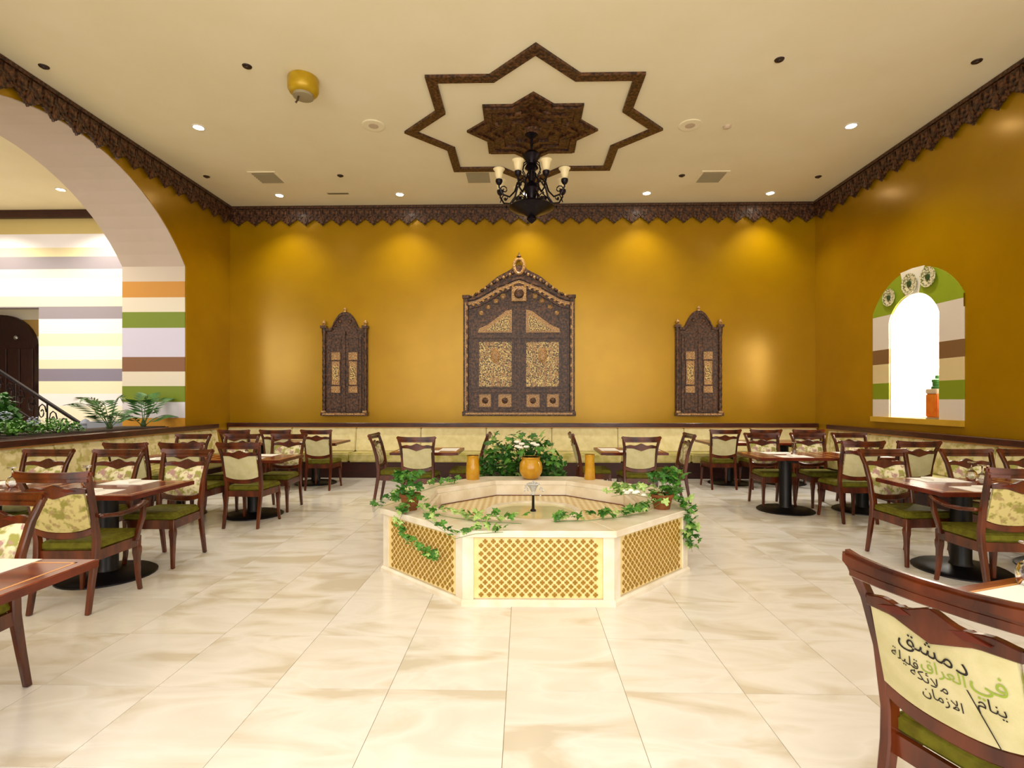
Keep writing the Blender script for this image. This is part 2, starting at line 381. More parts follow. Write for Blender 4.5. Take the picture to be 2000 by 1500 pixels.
# dark arched door
d = MB().prism([(-13.2, 0)] + [(-11.55, 0)] + [(-12.375 + .825 * cos(a), 2.75 + .75 * sin(a)) for a in [pi * i / 16 for i in range(17)]] + [(-13.2, 0)][:0], 12.2, 12.3).build('door_1', M_doorw, kind='structure')
for k in range(5): MB().box(-13.15 + k * .32, -12.86 + k * .32, 12.17, 12.2, .1, 2.7).build('panel', M_doorw, d, bevel=.01)
MB().lathe([(.03, 0), (.03, .05), (.05, .07), (.001, .09)], 10, M=Matrix.Translation((-11.95, 12.2, 2.95)) @ Matrix.Rotation(R(90), 4, 'X')).build('door_knob', M_steel, d)
# grey planter block and staircase rail
MB().box(-7.85, -7.15, 9.3, 9.6, 0, 1.1).build('planter_wall', M_bluebox, label='low grey-blue wall behind the palm, beyond the arch', category='wall')
st = thing('stair_railing', 'dark iron stair railing with scrolls sloping down beyond the arch', 'railing', (0, 9.5, 0))
a0, a1 = Vector((-10.6, 0, 2.62)), Vector((-8.15, 0, 1.06))
b = MB(); b.strip([[(p.x, y, p.z + dz) for y, dz in ((-.03, -.025), (.03, -.025), (.03, .025), (-.03, .025))] for p in (a0, a1)]).build('handrail', M_iron, st)
b = MB(); b.strip([[(p.x, y, p.z + dz - .5) for y, dz in ((-.015, -.012), (.015, -.012), (.015, .012), (-.015, .012))] for p in (a0, a1)]).build('bottom_rail', M_iron, st)
for k in range(12):
    t_ = (k + .5) / 12; p = a0.lerp(a1, t_)
    pts = [(p.x + .085 * (1 - .07 * i) * cos(i * .75), 0, p.z - .25 + .17 * (1 - .07 * i) * sin(i * .75)) for i in range(13)]
    MB().tube(pts, .011, 5).build('scroll', M_iron, st)
for k in range(5):
    p = a0.lerp(a1, k / 4.0); MB().tube([(p.x, 0, 0), (p.x, 0, p.z)], .014, 6).build('baluster', M_iron, st)
MB().lathe([(.1, 0), (.1, 1.0), (.07, 1.02), (.09, 1.06), (.05, 1.12), (.001, 1.15)], 12, c=(-8.05, 0, 0)).build('newel_post', M_bluebox, st, smooth=True)

# ------------------------------------------------------------------ carved wooden valance
def valance_piece(wd, nteeth=3):
    b = MB(); n = 24; top = [(-wd / 2, .0), (wd / 2, 0)]
    prof = []
    for i in range(n + 1):
        u = i / n; x = wd / 2 - wd * u
        z = -.235 - .125 * (1 - abs(2 * u - 1)) ** .9 - .022 * sin(u * pi * 6) ** 2
        prof.append((x, z))
    prof[n // 2 - 1] = (prof[n // 2 - 1][0], -.36); prof[n // 2 + 1] = (prof[n // 2 + 1][0], -.36); prof[n // 2] = (0, -.39)
    b.prism(top + prof, 0, .035)
    # carved layers standing proud
    b.prism([(-wd / 2, 0), (wd / 2, 0), (wd / 2, -.045), (-wd / 2, -.045)], -.03, 0)
    b.prism([(-wd * .44, -.06), (-wd * .1, -.06), (-wd * .08, -.2), (-wd * .25, -.25), (-wd * .44, -.18)], -.016, 0)
    b.prism([(wd * .44, -.06), (wd * .1, -.06), (wd * .08, -.2), (wd * .25, -.25), (wd * .44, -.18)], -.016, 0)
    b.prism([(0, -.07), (wd * .07, -.17), (wd * .16, -.3), (0, -.37), (-wd * .14, -.3), (-wd * .07, -.17)], -.02, 0)
    for sx in (-1, 1):
        b.prism([(sx * wd * .32, -.1), (sx * wd * .22, -.14), (sx * wd * .3, -.19), (sx * wd * .38, -.14)], -.028, -.016)
        b.prism([(sx * wd * .47, -.16), (sx * wd * .36, -.2), (sx * wd * .46, -.23)], -.014, 0)
    b.prism([(0, -.2), (wd * .06, -.26), (0, -.32), (-wd * .06, -.26)], -.03, -.02)
    return b
def valance(name, p0, p1, rz):
    L = sqrt((p1[0] - p0[0]) ** 2 + (p1[1] - p0[1]) ** 2); n = round(L / .345); wd = L / n
    root = MB().box(-.0, L, -.02, .06, -.03, 0).build(name, M_wood_d, None, loc=(p0[0], p0[1], H), kind='structure'); root.rotation_euler = (0, 0, rz)
    f = None
    for i in range(n):
        if f is None: f = valance_piece(wd).build('valance_panel', M_wood_d, root, loc=((i + .5) * wd, -.002, -.012)); me = f.data
        else: link('valance_panel', me, root, ((i + .5) * wd, -.002, -.012))
    return root
valance('trim_8', (XL + .02, YB - .06), (XR - .02, YB - .06), 0)
valance('trim_9', (XL + .06, 1.5), (XL + .06, YB - .1), R(90))
valance('trim_10', (XR - .06, YB - .1), (XR - .06, 1.5), R(-90))

# ------------------------------------------------------------------ ceiling fittings
def star(r):  # 8-point star outline
    k = r * cos(pi / 4) / cos(pi / 8)
    return [((r if i % 2 == 0 else k) * sin(i * pi / 8), -(r if i % 2 == 0 else k) * cos(i * pi / 8)) for i in range(16)]
SX, SY = .13, 7.63
sm = thing('ceiling_star', 'large brown eight-pointed star outline framing a carved star on the ceiling', 'ceiling ornament', (SX, SY, H))
o_, i_ = star(1.87), star(1.69)
for k in range(16):
    a, c = k, (k + 1) % 16
    q = [o_[a], o_[c], i_[c], i_[a]]
    MB().prism(q, -.035, 0, 'xy').build('star_moulding', M_wood_d, sm)
cs = thing('ceiling_rose', 'solid carved brown star panel on the ceiling above the chandelier', 'ceiling ornament', (.12, SY, H))
MB().prism(star(.95), -.03, 0, 'xy').build('star_panel', M_wood_d, cs)
for r0, r1, z in ((.9, .8, -.055), (.66, .58, -.055), (.42, .34, -.06)):
    A, B_ = star(r0), star(r1); b = MB()
    for k in range(16):
        b.prism([A[k], A[(k + 1) % 16], B_[(k + 1) % 16], B_[k]], z, -.03, 'xy')
    b.build('star_ridge', M_wood_d, cs)
for k in range(8):
    a = k * pi / 4 + pi / 8; MB().lathe([(.001, -.07), (.05, -.055), (.07, -.03)], 8, c=(.52 * cos(a), .52 * sin(a), 0)).build('rosette', M_wood_d, cs)
MB().lathe([(.001, -.1), (.08, -.09), (.14, -.05), (.16, -.03)], 16).build('boss', M_wood_d, cs)

def downlight(x, y, label, e=1.0, vis=True, bl=True):
    t = thing('downlight', label, 'ceiling light', (x, y, H), 0, 'lit ceiling downlights')
    MB().lathe([(.09, 0), (.09, -.008), (.07, -.012), (.066, -.004)], 20).build('trim_ring', M_white, t, smooth=True)
    MB().lathe([(.065, -.006), (.04, -.01), (.001, -.011)], 16).build('lens', M_lens, t)
    lamp('downlight_lamp', 'SPOT', (x, y, H - .03), 120 * e, (1, .92, .76), .045, 110, blend=.8)
DL = [(-4.67, 9.97, 'leftmost lit downlight near the back wall, over the left corner', 1),
      (-2.36, 9.97, 'lit downlight near the back wall between the left corner and the chandelier', 1),
      (.05, 10.0, 'lit downlight near the back wall, seen through the chandelier', 1),
      (2.32, 10.02, 'lit downlight near the back wall just right of the chandelier', 1),
      (4.65, 10.07, 'rightmost lit downlight near the back wall, over the right corner', 1),
      (-4.66, 7.45, 'single lit downlight near the left arch, left of the round speaker', 1),
      (4.66, 7.62, 'single lit downlight near the right carved valance', 1)]
for x, y, l, e in DL: downlight(x, y, l, e)
for y in (4.6, 2.0, -.6):   # unseen spots added overhead, outside the frame, placed and softened for their light
    for k, x in enumerate((-3.6, -1.2, 1.2, 3.6)):
        lamp('downlight_lamp', 'SPOT', (x, y, H - .03), 48, (1, .94, .84), .3, 95, blend=.8)
for x, y in ((-8.5, 9.9), (-8.3, 7.6), (-10.8, 9.8), (-10.8, 6)):
    lamp('downlight_lamp', 'SPOT', (x, y, H - .05), 150, (1, .9, .72), .045, 130, blend=.7)
t = thing('downlight', 'lit downlight on the ceiling of the side room, seen through the arch', 'ceiling light', (-8.6, 9.6, H), 0, 'lit ceiling downlights')
MB().lathe([(.09, 0), (.09, -.008), (.07, -.012), (.066, -.004)], 20).build('trim_ring', M_white, t)
MB().lathe([(.055, -.006), (.03, -.01), (.001, -.011)], 16).build('lens', M_lens, t)

for x, y, l in ((-5.62, 6.05, 'by the left carved valance, upper left of the ceiling'), (-3.24, 6.1, 'left of the gold drum on the ceiling'), (2.93, 6.12, 'on the right of the large ceiling star'),
                (5.22, 6.2, 'by the right carved valance, upper right of the ceiling'), (-5.55, 9.1, 'near the left back corner of the ceiling'), (-3.2, 9.12, 'left of the chandelier near the back wall vents'),
                (2.75, 9.25, 'just left of the right air vent'), (5.15, 9.35, 'near the right back corner of the ceiling')):
    t = thing('ceiling_sprinkler', 'small dark round ceiling fitting ' + l, 'ceiling fitting', (x, y, H), 0, 'small dark ceiling fittings')
    MB().lathe([(.055, 0), (.05, -.01), (.03, -.014), (.022, -.026), (.001, -.028)], 14).build('head', M_dark, t)
for x, y, l in ((-2.14, 7.46, 'left of'), (2.36, 7.55, 'right of')):
    t = thing('ceiling_speaker', 'pale round flush speaker %s the big ceiling star' % l, 'speaker', (x, y, H))
    MB().lathe([(.16, 0), (.16, -.01), (.14, -.014)], 28).build('rim', M_ceil, t); MB().lathe([(.14, -.012), (.001, -.016)], 28).build('grille', M_spk, t)
t = thing('smoke_detector', 'tiny pale smoke detector right of the right ceiling speaker', 'detector', (2.9, 7.6, H))
MB().lathe([(.06, 0), (.055, -.02), (.03, -.035), (.001, -.036)], 18).build('casing', M_spk, t)
for x, y, l in ((-4.5, 9.16, 'left one, by the left corner downlight'), (-.8, 9.23, 'middle one, left of the chandelier'), (3.28, 9.31, 'right one, right of the chandelier')):
    t = thing('air_vent', 'square louvred ceiling air vent, ' + l, 'vent', (x, y, H))
    b = MB()
    for s_ in ((-.24, .24, -.24, -.2), (-.24, .24, .2, .24), (-.24, -.2, -.2, .2), (.2, .24, -.2, .2)): b.box(*s_, -.012, 0)
    b.build('frame', M_ceil, t)
    MB().box(-.2, .2, -.2, .2, -.002, -.001).build('backing', M_ventd, t)
    for k in range(6):
        y_ = -.17 + k * .068
        MB().poly([(-.2, y_, -.002), (.2, y_, -.002), (.2, y_ + .035, -.02), (-.2, y_ + .035, -.02), (-.2, y_ + .004, -.001), (.2, y_ + .004, -.001), (.2, y_ + .039, -.019), (-.2, y_ + .039, -.019)],
                  [(0, 1, 2, 3), (4, 5, 6, 7), (0, 1, 5, 4), (2, 3, 7, 6), (0, 3, 7, 4), (1, 2, 6, 5)]).build('slat', M_vent, t)
t = thing('slot_diffuser', 'thin linear ceiling slot near the back wall, left of the chandelier', 'vent', (-3.52, 9.9, H))
MB().box(-.2, .2, -.03, .03, -.01, 0).build('frame', M_vent, t); MB().box(-.18, .18, -.012, .012, -.014, -.01).build('slot', M_ventd, t)
t = thing('drum_fixture', 'gold-coloured drum fitting hanging under the ceiling, upper left', 'ceiling fitting', (-2.68, 6.35, H), R(15))
MB().lathe([(.17, 0), (.18, -.02), (.18, -.14), (.16, -.18), (.12, -.2)], 28).build('drum', M_gold, t, smooth=True)
MB().lathe([(.12, -.18), (.12, -.23), (.05, -.24), (.001, -.24)], 20).build('base_disc', M_vent, t, smooth=True)
MB().tube([(-.05, -.03, -.24), (-.06, -.05, -.3), (-.08, -.05, -.33)], .012, 6).build('lever', M_ventd, t)

# ------------------------------------------------------------------ chandelier
ch = thing('chandelier', 'black wrought iron chandelier with cream glass shades over the fountain', 'chandelier', (.11, SY, H))
MB().lathe([(.09, -.05), (.1, -.09), (.05, -.12), (.02, -.14), (.014, -.3)], 14).build('ceiling_cup', M_iron, ch, smooth=True)
b = MB()
for k in range(5):
    z = -.14 - k * .055; pts = [((.018 * cos(a) if k % 2 else 0), (0 if k % 2 else .018 * cos(a)), z - .02 + .034 * sin(a)) for a in [2 * pi * i / 8 for i in range(9)]]
    b.tube(pts, .006, 5)
b.build('chain', M_iron, ch)
MB().lathe([(.014, -.3), (.09, -.33), (.14, -.38), (.1, -.43), (.07, -.5), (.1, -.56), (.045, -.6), (.04, -.75), (.09, -.8), (.12, -.86), (.08, -.92), (.06, -1.0), (.16, -1.06), (.3, -1.1), (.33, -1.13), (.26, -1.17), (.12, -1.22), (.06, -1.26), (.075, -1.3), (.03, -1.34), (.001, -1.36)], 18).build('column', M_iron, ch, smooth=True)
arms = 8
for k in range(arms):
    a = 2 * pi * k / arms + pi / 8; ca, sa = cos(a), sin(a)
    def P(r, z): return (r * ca, r * sa, z)
    ar = MB()
    ar.tube([P(.06, -.8), P(.14, -.72), P(.22, -.8), P(.26, -.93), P(.34, -1.02), P(.44, -1.0), P(.5, -.9), P(.5, -.84)], .013, 6)
    ar.tube([P(.5 + .0, -.98)] + [P(.42 + .06 * (1 - i * .09) * cos(i * .8), -.93 + .06 * (1 - i * .09) * sin(i * .8)) for i in range(10)], .008, 5)
    ar.tube([P(.08, -1.0), P(.16, -.94), P(.24, -1.02), P(.3, -1.1)], .009, 5)
    ar.tube([P(.05, -.45), P(.12, -.5), P(.14, -.6), P(.09, -.68), P(.05, -.62)], .009, 5)
    am = ar.build('arm', M_iron, ch)
    MB().lathe([(.012, -.88), (.035, -.86), (.05, -.83), (.05, -.8), (.03, -.79)], 10, c=(.5 * ca, .5 * sa, 0)).build('cup', M_iron, am, smooth=True)
    MB().lathe([(.03, -.79), (.045, -.77), (.055, -.72), (.06, -.68), (.085, -.65), (.08, -.65), (.05, -.69), (.04, -.76), (.02, -.785)], 14, c=(.5 * ca, .5 * sa, 0)).build('glass_shade', M_shade, ch, smooth=True)
    MB().lathe([(.001, -.0), (.018, -.03), (.001, -.06)], 8, c=(.4 * ca, .4 * sa, -1.03)).build('pendant_drop', M_iron, ch)

# ------------------------------------------------------------------ banquettes and rail
def banquette(name, label, L, loc, rz, fab, depth=.6, n=6):
    # local: runs along x from 0..L, wall at y=0, seat towards -y
    t = thing(name, label, 'bench seat', loc, rz)
    MB().box(0, L, -depth + .04, 0, 0, .3).build('plinth', M_plinth, t)
    wd = L / n
    for k in range(n):
        x0, x1 = k * wd + .004, (k + 1) * wd - .004
        MB().box(x0, x1, -depth, -.1, .3, .47).build('seat_cushion', M_olive, t, bevel=.025, seg=3, smooth=True)
        b = MB(); b.strip([[(x, -.17, .47), (x, -.03, .47), (x, -.03, .93), (x, -.10, .93), (x, -.135, .7)] for x in (x0, x1)]).build('back_cushion', fab, t, bevel=.015, seg=2, smooth=True)
    MB().box(0, L, -.14, 0, .95, 1.03).build('top_rail', M_rail, t, bevel=.006)
    MB().box(0, L, -.1, -.0, .93, .95).build('bead', M_inlay, t)
    return t
banquette('banquette', 'cream upholstered wall bench along the back wall under the carved doors', XR - XL - .02, (XL + .01, YB, 0), 0, M_ban, n=9)
banquette('banquette', 'floral cream wall bench along the left side below the arch', 7.0, (XL, 2.98, 0), R(90), M_banfl, .6, n=6)
banquette('banquette', 'floral cream wall bench along the right wall under the niche', 7.0, (XR, 9.98, 0), R(-90), M_banfl, .48, n=6)

# ------------------------------------------------------------------ chair
def ycrest(x): return -.335 - .035 * (1 - (x / .26) ** 2)
def yback(x, z):   # surface of the reclining back
    t_ = (z - .47) / .55
    return -.205 - .12 * t_ - .03 * (1 - (x / .24) ** 2) * min(1, max(0, t_ + .3))
def panel_outline():
    N = 16; top = []; bot = []
    for i in range(N + 1):
        x = -.19 + .38 * i / N; u = abs(x) / .19
        zt = .845 - .0 - .035 * max(0, 1 - (u / .55)) + .012 * (u > .55) * (u - .55)
        zb = .565 + .035 * u ** 2.5
        top.append((x, zt)); bot.append((x, zb))
    return top, bot
def make_chair(label, arm=False, loc=(0, 0, 0), rz=0, plain=True):
    t = thing('dining_armchair' if arm else 'dining_chair', label, 'chair', loc, rz, None)
    for s in (-1, 1):
        b = MB(); b.post([(s * .2, -.285, 0, .032, .034), (s * .198, -.25, .2, .036, .04), (s * .2, -.215, .4, .038, .05), (s * .203, -.21, .5, .036, .05), (s * .208, -.24, .7, .034, .044), (s * .218, -.285, .86, .034, .04), (s * .24, -.335, .985, .036, .036)])
        b.build('back_leg', M_wood, t, bevel=.006, smooth=True)
        b = MB(); b.post([(s * .222, .218, 0, .028, .03), (s * .213, .205, .12, .032, .034), (s * .21, .2, .26, .04, .042), (s * .21, .2, .3, .05, .05), (s * .21, .2, .335, .05, .05), (s * .21, .2, .35, .042, .042), (s * .21, .2, .43, .046, .046)])
        b.build('front_leg', M_wood, t, bevel=.005, smooth=True)
    xs = [-.265, -.24, -.2, -.12, 0, .12, .2, .24, .265]
    b = MB(); b.rail([(x, ycrest(x) + .005, .955 + (.012 if abs(x) > .25 else 0) - .0, 1.0 + .012 * (abs(x) / .26) ** 4, .045 if abs(x) > .23 else .038) for x in xs])
    b.build('crest_rail', M_wood, t, bevel=.012, seg=2, smooth=True)
    b = MB(); b.rail([(x, ycrest(x) + .008, .925 + .004, .958, .024) for x in xs[1:-1]]); b.build('crest_fascia', M_wood, t, bevel=.004)
    # carved rail with pendant
    st = []
    for i in range(21):
        x = -.205 + .41 * i / 20; u = abs(x) / .2
        zt = .885 + .022 * max(0, 1 - u / .5) + .006 * cos(u * 9)
        zb = .847 - .035 * max(0, 1 - u / .55)
        st.append((x, yback(x, .87), zb, zt, .026))
    cr = MB().rail(st).build('carved_rail', M_wood, t, bevel=.003)
    for s in (-1, 1):
        for side in (-1, 1):
            y = yback(.1, .87) + side * .0145
            MB().prism([(s * .05, .872), (s * .09, .884), (s * .15, .868), (s * .09, .86)], y - .004, y + .004).build('carving', M_edge, cr)
    xs2 = [-.195 + .39 * i / 12 for i in range(13)]
    MB().rail([(x, yback(x, .55), .515 + .035 * (abs(x) / .2) ** 2.5 - .0, .565 + .035 * (abs(x) / .2) ** 2.5, .03) for x in xs2]).build('lower_rail', M_wood, t, bevel=.005)
    top, bot = panel_outline()
    # upholstery: front pad and rear panel
    def pad(y0, y1, puff):
        b = MB(); rows = []
        N = len(top)
        K = 6
        vs = []; fs = []
        for side, yy, pf in ((0, y0, 0), (1, y1, puff)):
            for i in range(N):
                for k in range(K + 1):
                    q = k / K; x = top[i][0]; z = bot[i][1] * (1 - q) + top[i][1] * q
                    e = min(1, 4 * min(q, 1 - q)) * min(1, 5 * min(i, N - 1 - i) / (N - 1))
                    vs.append((x, yback(x, z) + yy + pf * sqrt(max(0, e)), z))
        S = N * (K + 1)
        for side in (0, 1):
            for i in range(N - 1):
                for k in range(K):
                    a = side * S + i * (K + 1) + k; fs.append((a, a + 1, a + K + 2, a + K + 1))
        for i in range(N - 1):
            for k in (0, K):
                a = i * (K + 1) + k; fs.append((a, a + K + 1, a + K + 1 + S, a + S))
        for k in range(K):
            for i in (0, N - 1):
                a = i * (K + 1) + k; fs.append((a, a + 1, a + 1 + S, a + S))
        return b.poly(vs, fs)
    pad(-.004, .006, .022).build('backrest', M_floral, t, smooth=True)
    bp = pad(-.005, -.012, -.006).build('back_panel', M_cream if plain else M_floralg, t, smooth=True)
    MB().strip([[(-.2 * k_, -.2, z), (.2 * k_, -.2, z), (.235 * k_, .215 * k_ + 0, z), (-.235 * k_, .215 * k_, z)] for z, k_ in ((.425, 1.0), (.47, 1.03), (.492, .94))]).build('seat', M_green, t, bevel=.018, seg=3, smooth=True)
    b = MB(); b.box(-.19, .19, .19, .215, .35, .428); b.box(-.185, .185, -.215, -.195, .36, .428)
    for s in (-1, 1): b.bary([(s * .2, -.2, .355, .428, .024), (s * .215, .2, .35, .428, .024)])
    b.build('seat_frame', M_wood, t)
    if arm:
        for s in (-1, 1):
            b = MB(); b.bary([(s * .235, -.22, .66, .69, .04), (s * .26, -.1, .645, .672, .05), (s * .275, .02, .645, .67, .055), (s * .275, .12, .66, .688, .055), (s * .268, .2, .685, .712, .05), (s * .262, .23, .675, .70, .04)])
            ar = b.build('arm', M_wood, t, bevel=.008, smooth=True)
            MB().post([(s * .225, .16, .40, .035, .04), (s * .25, .155, .48, .032, .036), (s * .272, .17, .58, .034, .04), (s * .268, .19, .66, .03, .036), (s * .268, .19, .69, .03, .03)]).build('arm_support', M_wood, ar, bevel=.005, smooth=True)
    return t, bp

PI = pi
def F(x, yf, d):   # centre of a chair from where its back feet stand
    if d == '+y': c = (x, yf + .285); r = 0
    elif d == '-y': c = (x, yf - .285); r = PI
    elif d == '+x': c = (x + .285, yf); r = -PI / 2
    else: c = (x - .285, yf); r = PI / 2
    wx, wy = W(*c); return (wx, wy, 0), r
proto, _ = make_chair('x')
used = [False]
def chair(x, yf, d, label, group, dr=0):
    loc, r = F(x, yf, d)
    if not used[0]:
        used[0] = True; proto.location = loc; proto.rotation_euler = (0, 0, r + dr); proto['label'] = label; proto['group'] = group; return proto
    return dup(proto, loc, r + dr, label, group)
G1, G2, G3 = 'dining chairs on the left side', 'dining chairs around the centre tables', 'dining chairs on the right side'
chair(-2.79, 2.76, '-y', 'wooden chair tucked under the nearest left table, cut by the left edge', G1)
chair(-3.32, 5.17, '-y', 'wooden chair facing us at the second left table, nearest the aisle', G1)
chair(-4.0, 5.17, '-y', 'wooden chair facing us at the second left table, behind the upturned wine glasses', G1)
chair(-4.72, 5.2, '-y', 'wooden chair facing us at the second left table, nearest the wall bench', G1)
chair(-3.27, 6.1, '+y', 'chair with plain cream back turned to us at third left table, by the aisle', G1)
chair(-3.93, 6.1, '+y', 'middle chair with its back to us at the third left table', G1)
chair(-4.57, 6.1, '+y', 'chair with its back to us at the third left table, nearest the left bench', G1)
chair(-3.35, 7.5, '-y', 'chair facing us on the far side of the third left table, by the aisle', G1)
chair(-4.02, 7.5, '-y', 'middle chair facing us on the far side of the third left table', G1)
chair(-4.72, 7.5, '-y', 'chair facing us on the far side of the third left table, by the left bench', G1)
chair(-3.38, 8.65, '+y', 'chair with its back to us at the rearmost left table, by the aisle', G1)
chair(-4.05, 8.65, '+y', 'middle chair with its back to us at the rearmost left table', G1)
chair(-4.72, 8.65, '+y', 'chair with its back to us at the rearmost left table, in the left corner', G1)
chair(-1.42, 7.05, '+y', 'chair with its cream back to us at the centre-left table, just left of the fountain', G2)
chair(-2.12, 7.65, '+x', 'chair seen side-on at the left end of the centre-left table', G2)
chair(-.56, 7.8, '-x', 'chair seen side-on at the right end of the centre-left table, beside the bush', G2)
chair(1.57, 7.05, '+y', 'chair with its cream back to us at the centre-right table, behind the right ivy', G2)
chair(.76, 7.8, '+x', 'chair seen side-on at the left end of the centre-right table, beside the bush', G2)
chair(2.36, 7.65, '-x', 'chair seen side-on at the right end of the centre-right table', G2)
chair(3.33, 8.73, '+y', 'chair with its back to us at the rearmost right table, by the aisle', G3)
chair(4.0, 8.73, '+y', 'middle chair with its back to us at the rearmost right table', G3)
chair(4.7, 8.73, '+y', 'chair with its back to us at the rearmost right table, in the right corner', G3)
chair(3.52, 7.75, '-y', 'chair facing us on the far side of the third right table, by the aisle', G3)
chair(4.2, 7.75, '-y', 'middle chair facing us on the far side of the third right table', G3)
chair(4.83, 7.78, '-y', 'chair facing us on the far side of the third right table, by the right bench', G3)
chair(4.05, 6.33, '+y', 'chair with its back to us at the third right table, nearest the aisle', G3)
chair(4.72, 6.33, '+y', 'chair with its back to us at the third right table, nearest the right bench', G3)
chair(3.62, 5.22, '-y', 'chair with a bright green seat facing us at the second right table, by the aisle', G3, .1)
chair(4.42, 5.22, '-y', 'middle chair facing us on the far side of the second right table', G3)
chair(5.0, 5.22, '-y', 'chair facing us at the second right table, cut by the right edge of the photo', G3)
# the two armchairs
loc, r = F(-3.24, 3.66, '+y'); a1_, _ = make_chair('wooden armchair with floral back turned to us at the second left table', True, loc, r + .05, False); a1_['group'] = G1
loc, r = F(3.64, 3.86, '+y'); a2_ = dup(a1_, loc, r - .05, 'wooden armchair with floral back turned to us at the second right table', G3)
# the near chair with the calligraphy back
cc = Vector((1.11, 1.43)); ang = math.atan2(-.95, .33)  # rotation so that local +y points to (.95,.33)
nx, bp = make_chair('large foreground chair at bottom right with Arabic calligraphy on its cream back', False,
                    (1.112 + .95 * .36, 1.50 + .33 * .36, 0), -math.atan2(.95, .33), True)
nx['group'] = G3
def word(txt, cx, cz, size, mat, shear=0, rot=0):
    cu = bpy.data.curves.new('w', 'FONT'); cu.body = txt; cu.size = size; cu.align_x = 'CENTER'; cu.resolution_u = 3
    if shear: cu.shear = shear
    o = bpy.data.objects.new('w', cu); C.objects.link(o); bpy.context.view_layer.update()
    me = bpy.data.meshes.new_from_object(o.evaluated_get(bpy.context.evaluated_depsgraph_get()))
    bpy.data.objects.remove(o); bpy.data.curves.remove(cu)
    for v in me.vertices:
        x, z = v.co.x, v.co.y
        x, z = x * cos(rot) - z * sin(rot), x * sin(rot) + z * cos(rot)
        # seen from behind: text runs the other way in local x
        X = cx + x; Z = cz + z
        v.co = (X, yback(X, Z) - .0197, Z)
    me.materials.clear(); me.materials.append(mat)
    link('lettering', me, bp)
word('\uFED6\uFEB8\uFEE3\u062F', -.01, .765, .072, M_ink, rot=-.12)
word('\uFED5\uFE8D\uFEAE\uFECC\uFEDF\uFE8D', .015, .72, .05, M_inkg)
word('\uFEF2\uFED3', .125, .735, .075, M_inkg)
word('\u0645\uFE8E\uFEE8\uFEF3', .125, .68, .048, M_ink)
word('\uFE94\uFEE0\uFEF4\uFEE0\uFED7', -.095, .71, .045, M_ink, rot=-.15)
word('\uFE94\uFEDC\uFE8B\uFEFC\uFEE3', -.03, .675, .045, M_ink, rot=-.1)
word('\uFEE5\uFE8E\uFEE3\uFEAF\uFEFB\uFE8D', .0, .635, .042, M_ink)
b = MB(); q = [(.075, .715), (.071, .715), (.128, .58), (.132, .58)]
b.poly([(x, yback(x, z) - .0197, z) for x, z in q], [(0, 1, 2, 3)]).build('lettering', M_ink, bp)

# ------------------------------------------------------------------ tables
def make_table(label, x0, x1, y0, y1, rz=0, transform=True):
    cx, cy = (x0 + x1) / 2, (y0 + y1) / 2; w_, d_ = (x1 - x0) / 2, (y1 - y0) / 2
    if transform: cx, cy = W(cx, cy)
    t = thing('dining_table', label, 'table', (cx, cy, 0), rz, None)
    tt = MB().box(-w_, w_, -d_, d_, .715, .75).build('tabletop', [M_top], t, bevel=.004)
    e = .05
    b = MB()
    for s in ((-w_ + e, w_ - e, -d_ + e, -d_ + e + .012), (-w_ + e, w_ - e, d_ - e - .012, d_ - e), (-w_ + e, -w_ + e + .012, -d_ + e, d_ - e), (w_ - e - .012, w_ - e, -d_ + e, d_ - e)):
        b.box(*s, .7495, .7508)
    b.build('inlay_line', M_inlay, tt)
    b = MB()
    g = .004
    for s in ((-w_ - g, w_ + g, -d_ - g, -d_), (-w_ - g, w_ + g, d_, d_ + g), (-w_ - g, -w_, -d_, d_), (w_, w_ + g, -d_, d_)): b.box(*s, .713, .747)
    b.build('edge_band', M_edge, tt)
    MB().box(-w_ + .12, w_ - .12, -.03, .03, .67, .715).box(-.03, .03, -d_ + .1, d_ - .1, .67, .715).build('spider', M_black, t)
    MB().lathe([(.1, .03), (.09, .05), (.078, .08), (.078, .62), (.08, .66), (.08, .68)], 16).build('column', M_black, t, smooth=True)
    MB().lathe([(.36, 0), (.36, .012), (.33, .03), (.12, .04), (.1, .05)], 28).build('base', M_black, t, smooth=True)
    return t
tb = {}
tb['L1'] = make_table('nearest left table with a pale inlay line, cut by the left edge of the photo', -3.3, -2.0, 1.66, 2.49)
tb['L2a'] = make_table('second table on the left, its aisle-side half behind the armchair', -4.04, -3.05, 4.11, 4.89)
tb['L2b'] = make_table('second table on the left, its half against the wall bench', -5.05, -4.06, 4.11, 4.89)
tb['L3a'] = make_table('third table on the left, its aisle-side half', -4.0, -3.0, 6.5, 7.2)
tb['L3b'] = make_table('third table on the left, its half against the wall bench', -5.02, -4.02, 6.5, 7.2)
tb['L4a'] = make_table('rearmost left table, its aisle-side half by the back bench', -4.2, -3.22, 9.05, 9.82)
tb['L4b'] = make_table('rearmost left table, its half in the left corner', -5.2, -4.22, 9.05, 9.82)
tb['C1'] = make_table('centre-left table between three chairs, behind the fountain', -1.88, -.92, 7.42, 8.22)
tb['C2'] = make_table('centre-right table between three chairs, behind the fountain', 1.1, 2.04, 7.42, 8.22)
tb['R1'] = make_table('nearest right table behind the calligraphy chair, cut by the right edge', 1.62, 2.62, 1.28, 2.08, R(20), False)
tb['R1'].location = (2.16, 1.88, 0)
tb['R2a'] = make_table('second table on the right, its aisle-side half with a white paper mat', 3.38, 4.32, 4.24, 5.04)
tb['R2b'] = make_table('second table on the right, its half against the wall bench', 4.34, 5.26, 4.24, 5.04)
tb['R3a'] = make_table('third table on the right, its aisle-side half on a black round base', 3.04, 4.04, 6.75, 7.5)
tb['R3b'] = make_table('third table on the right, its half against the wall bench', 4.06, 5.1, 6.75, 7.5)
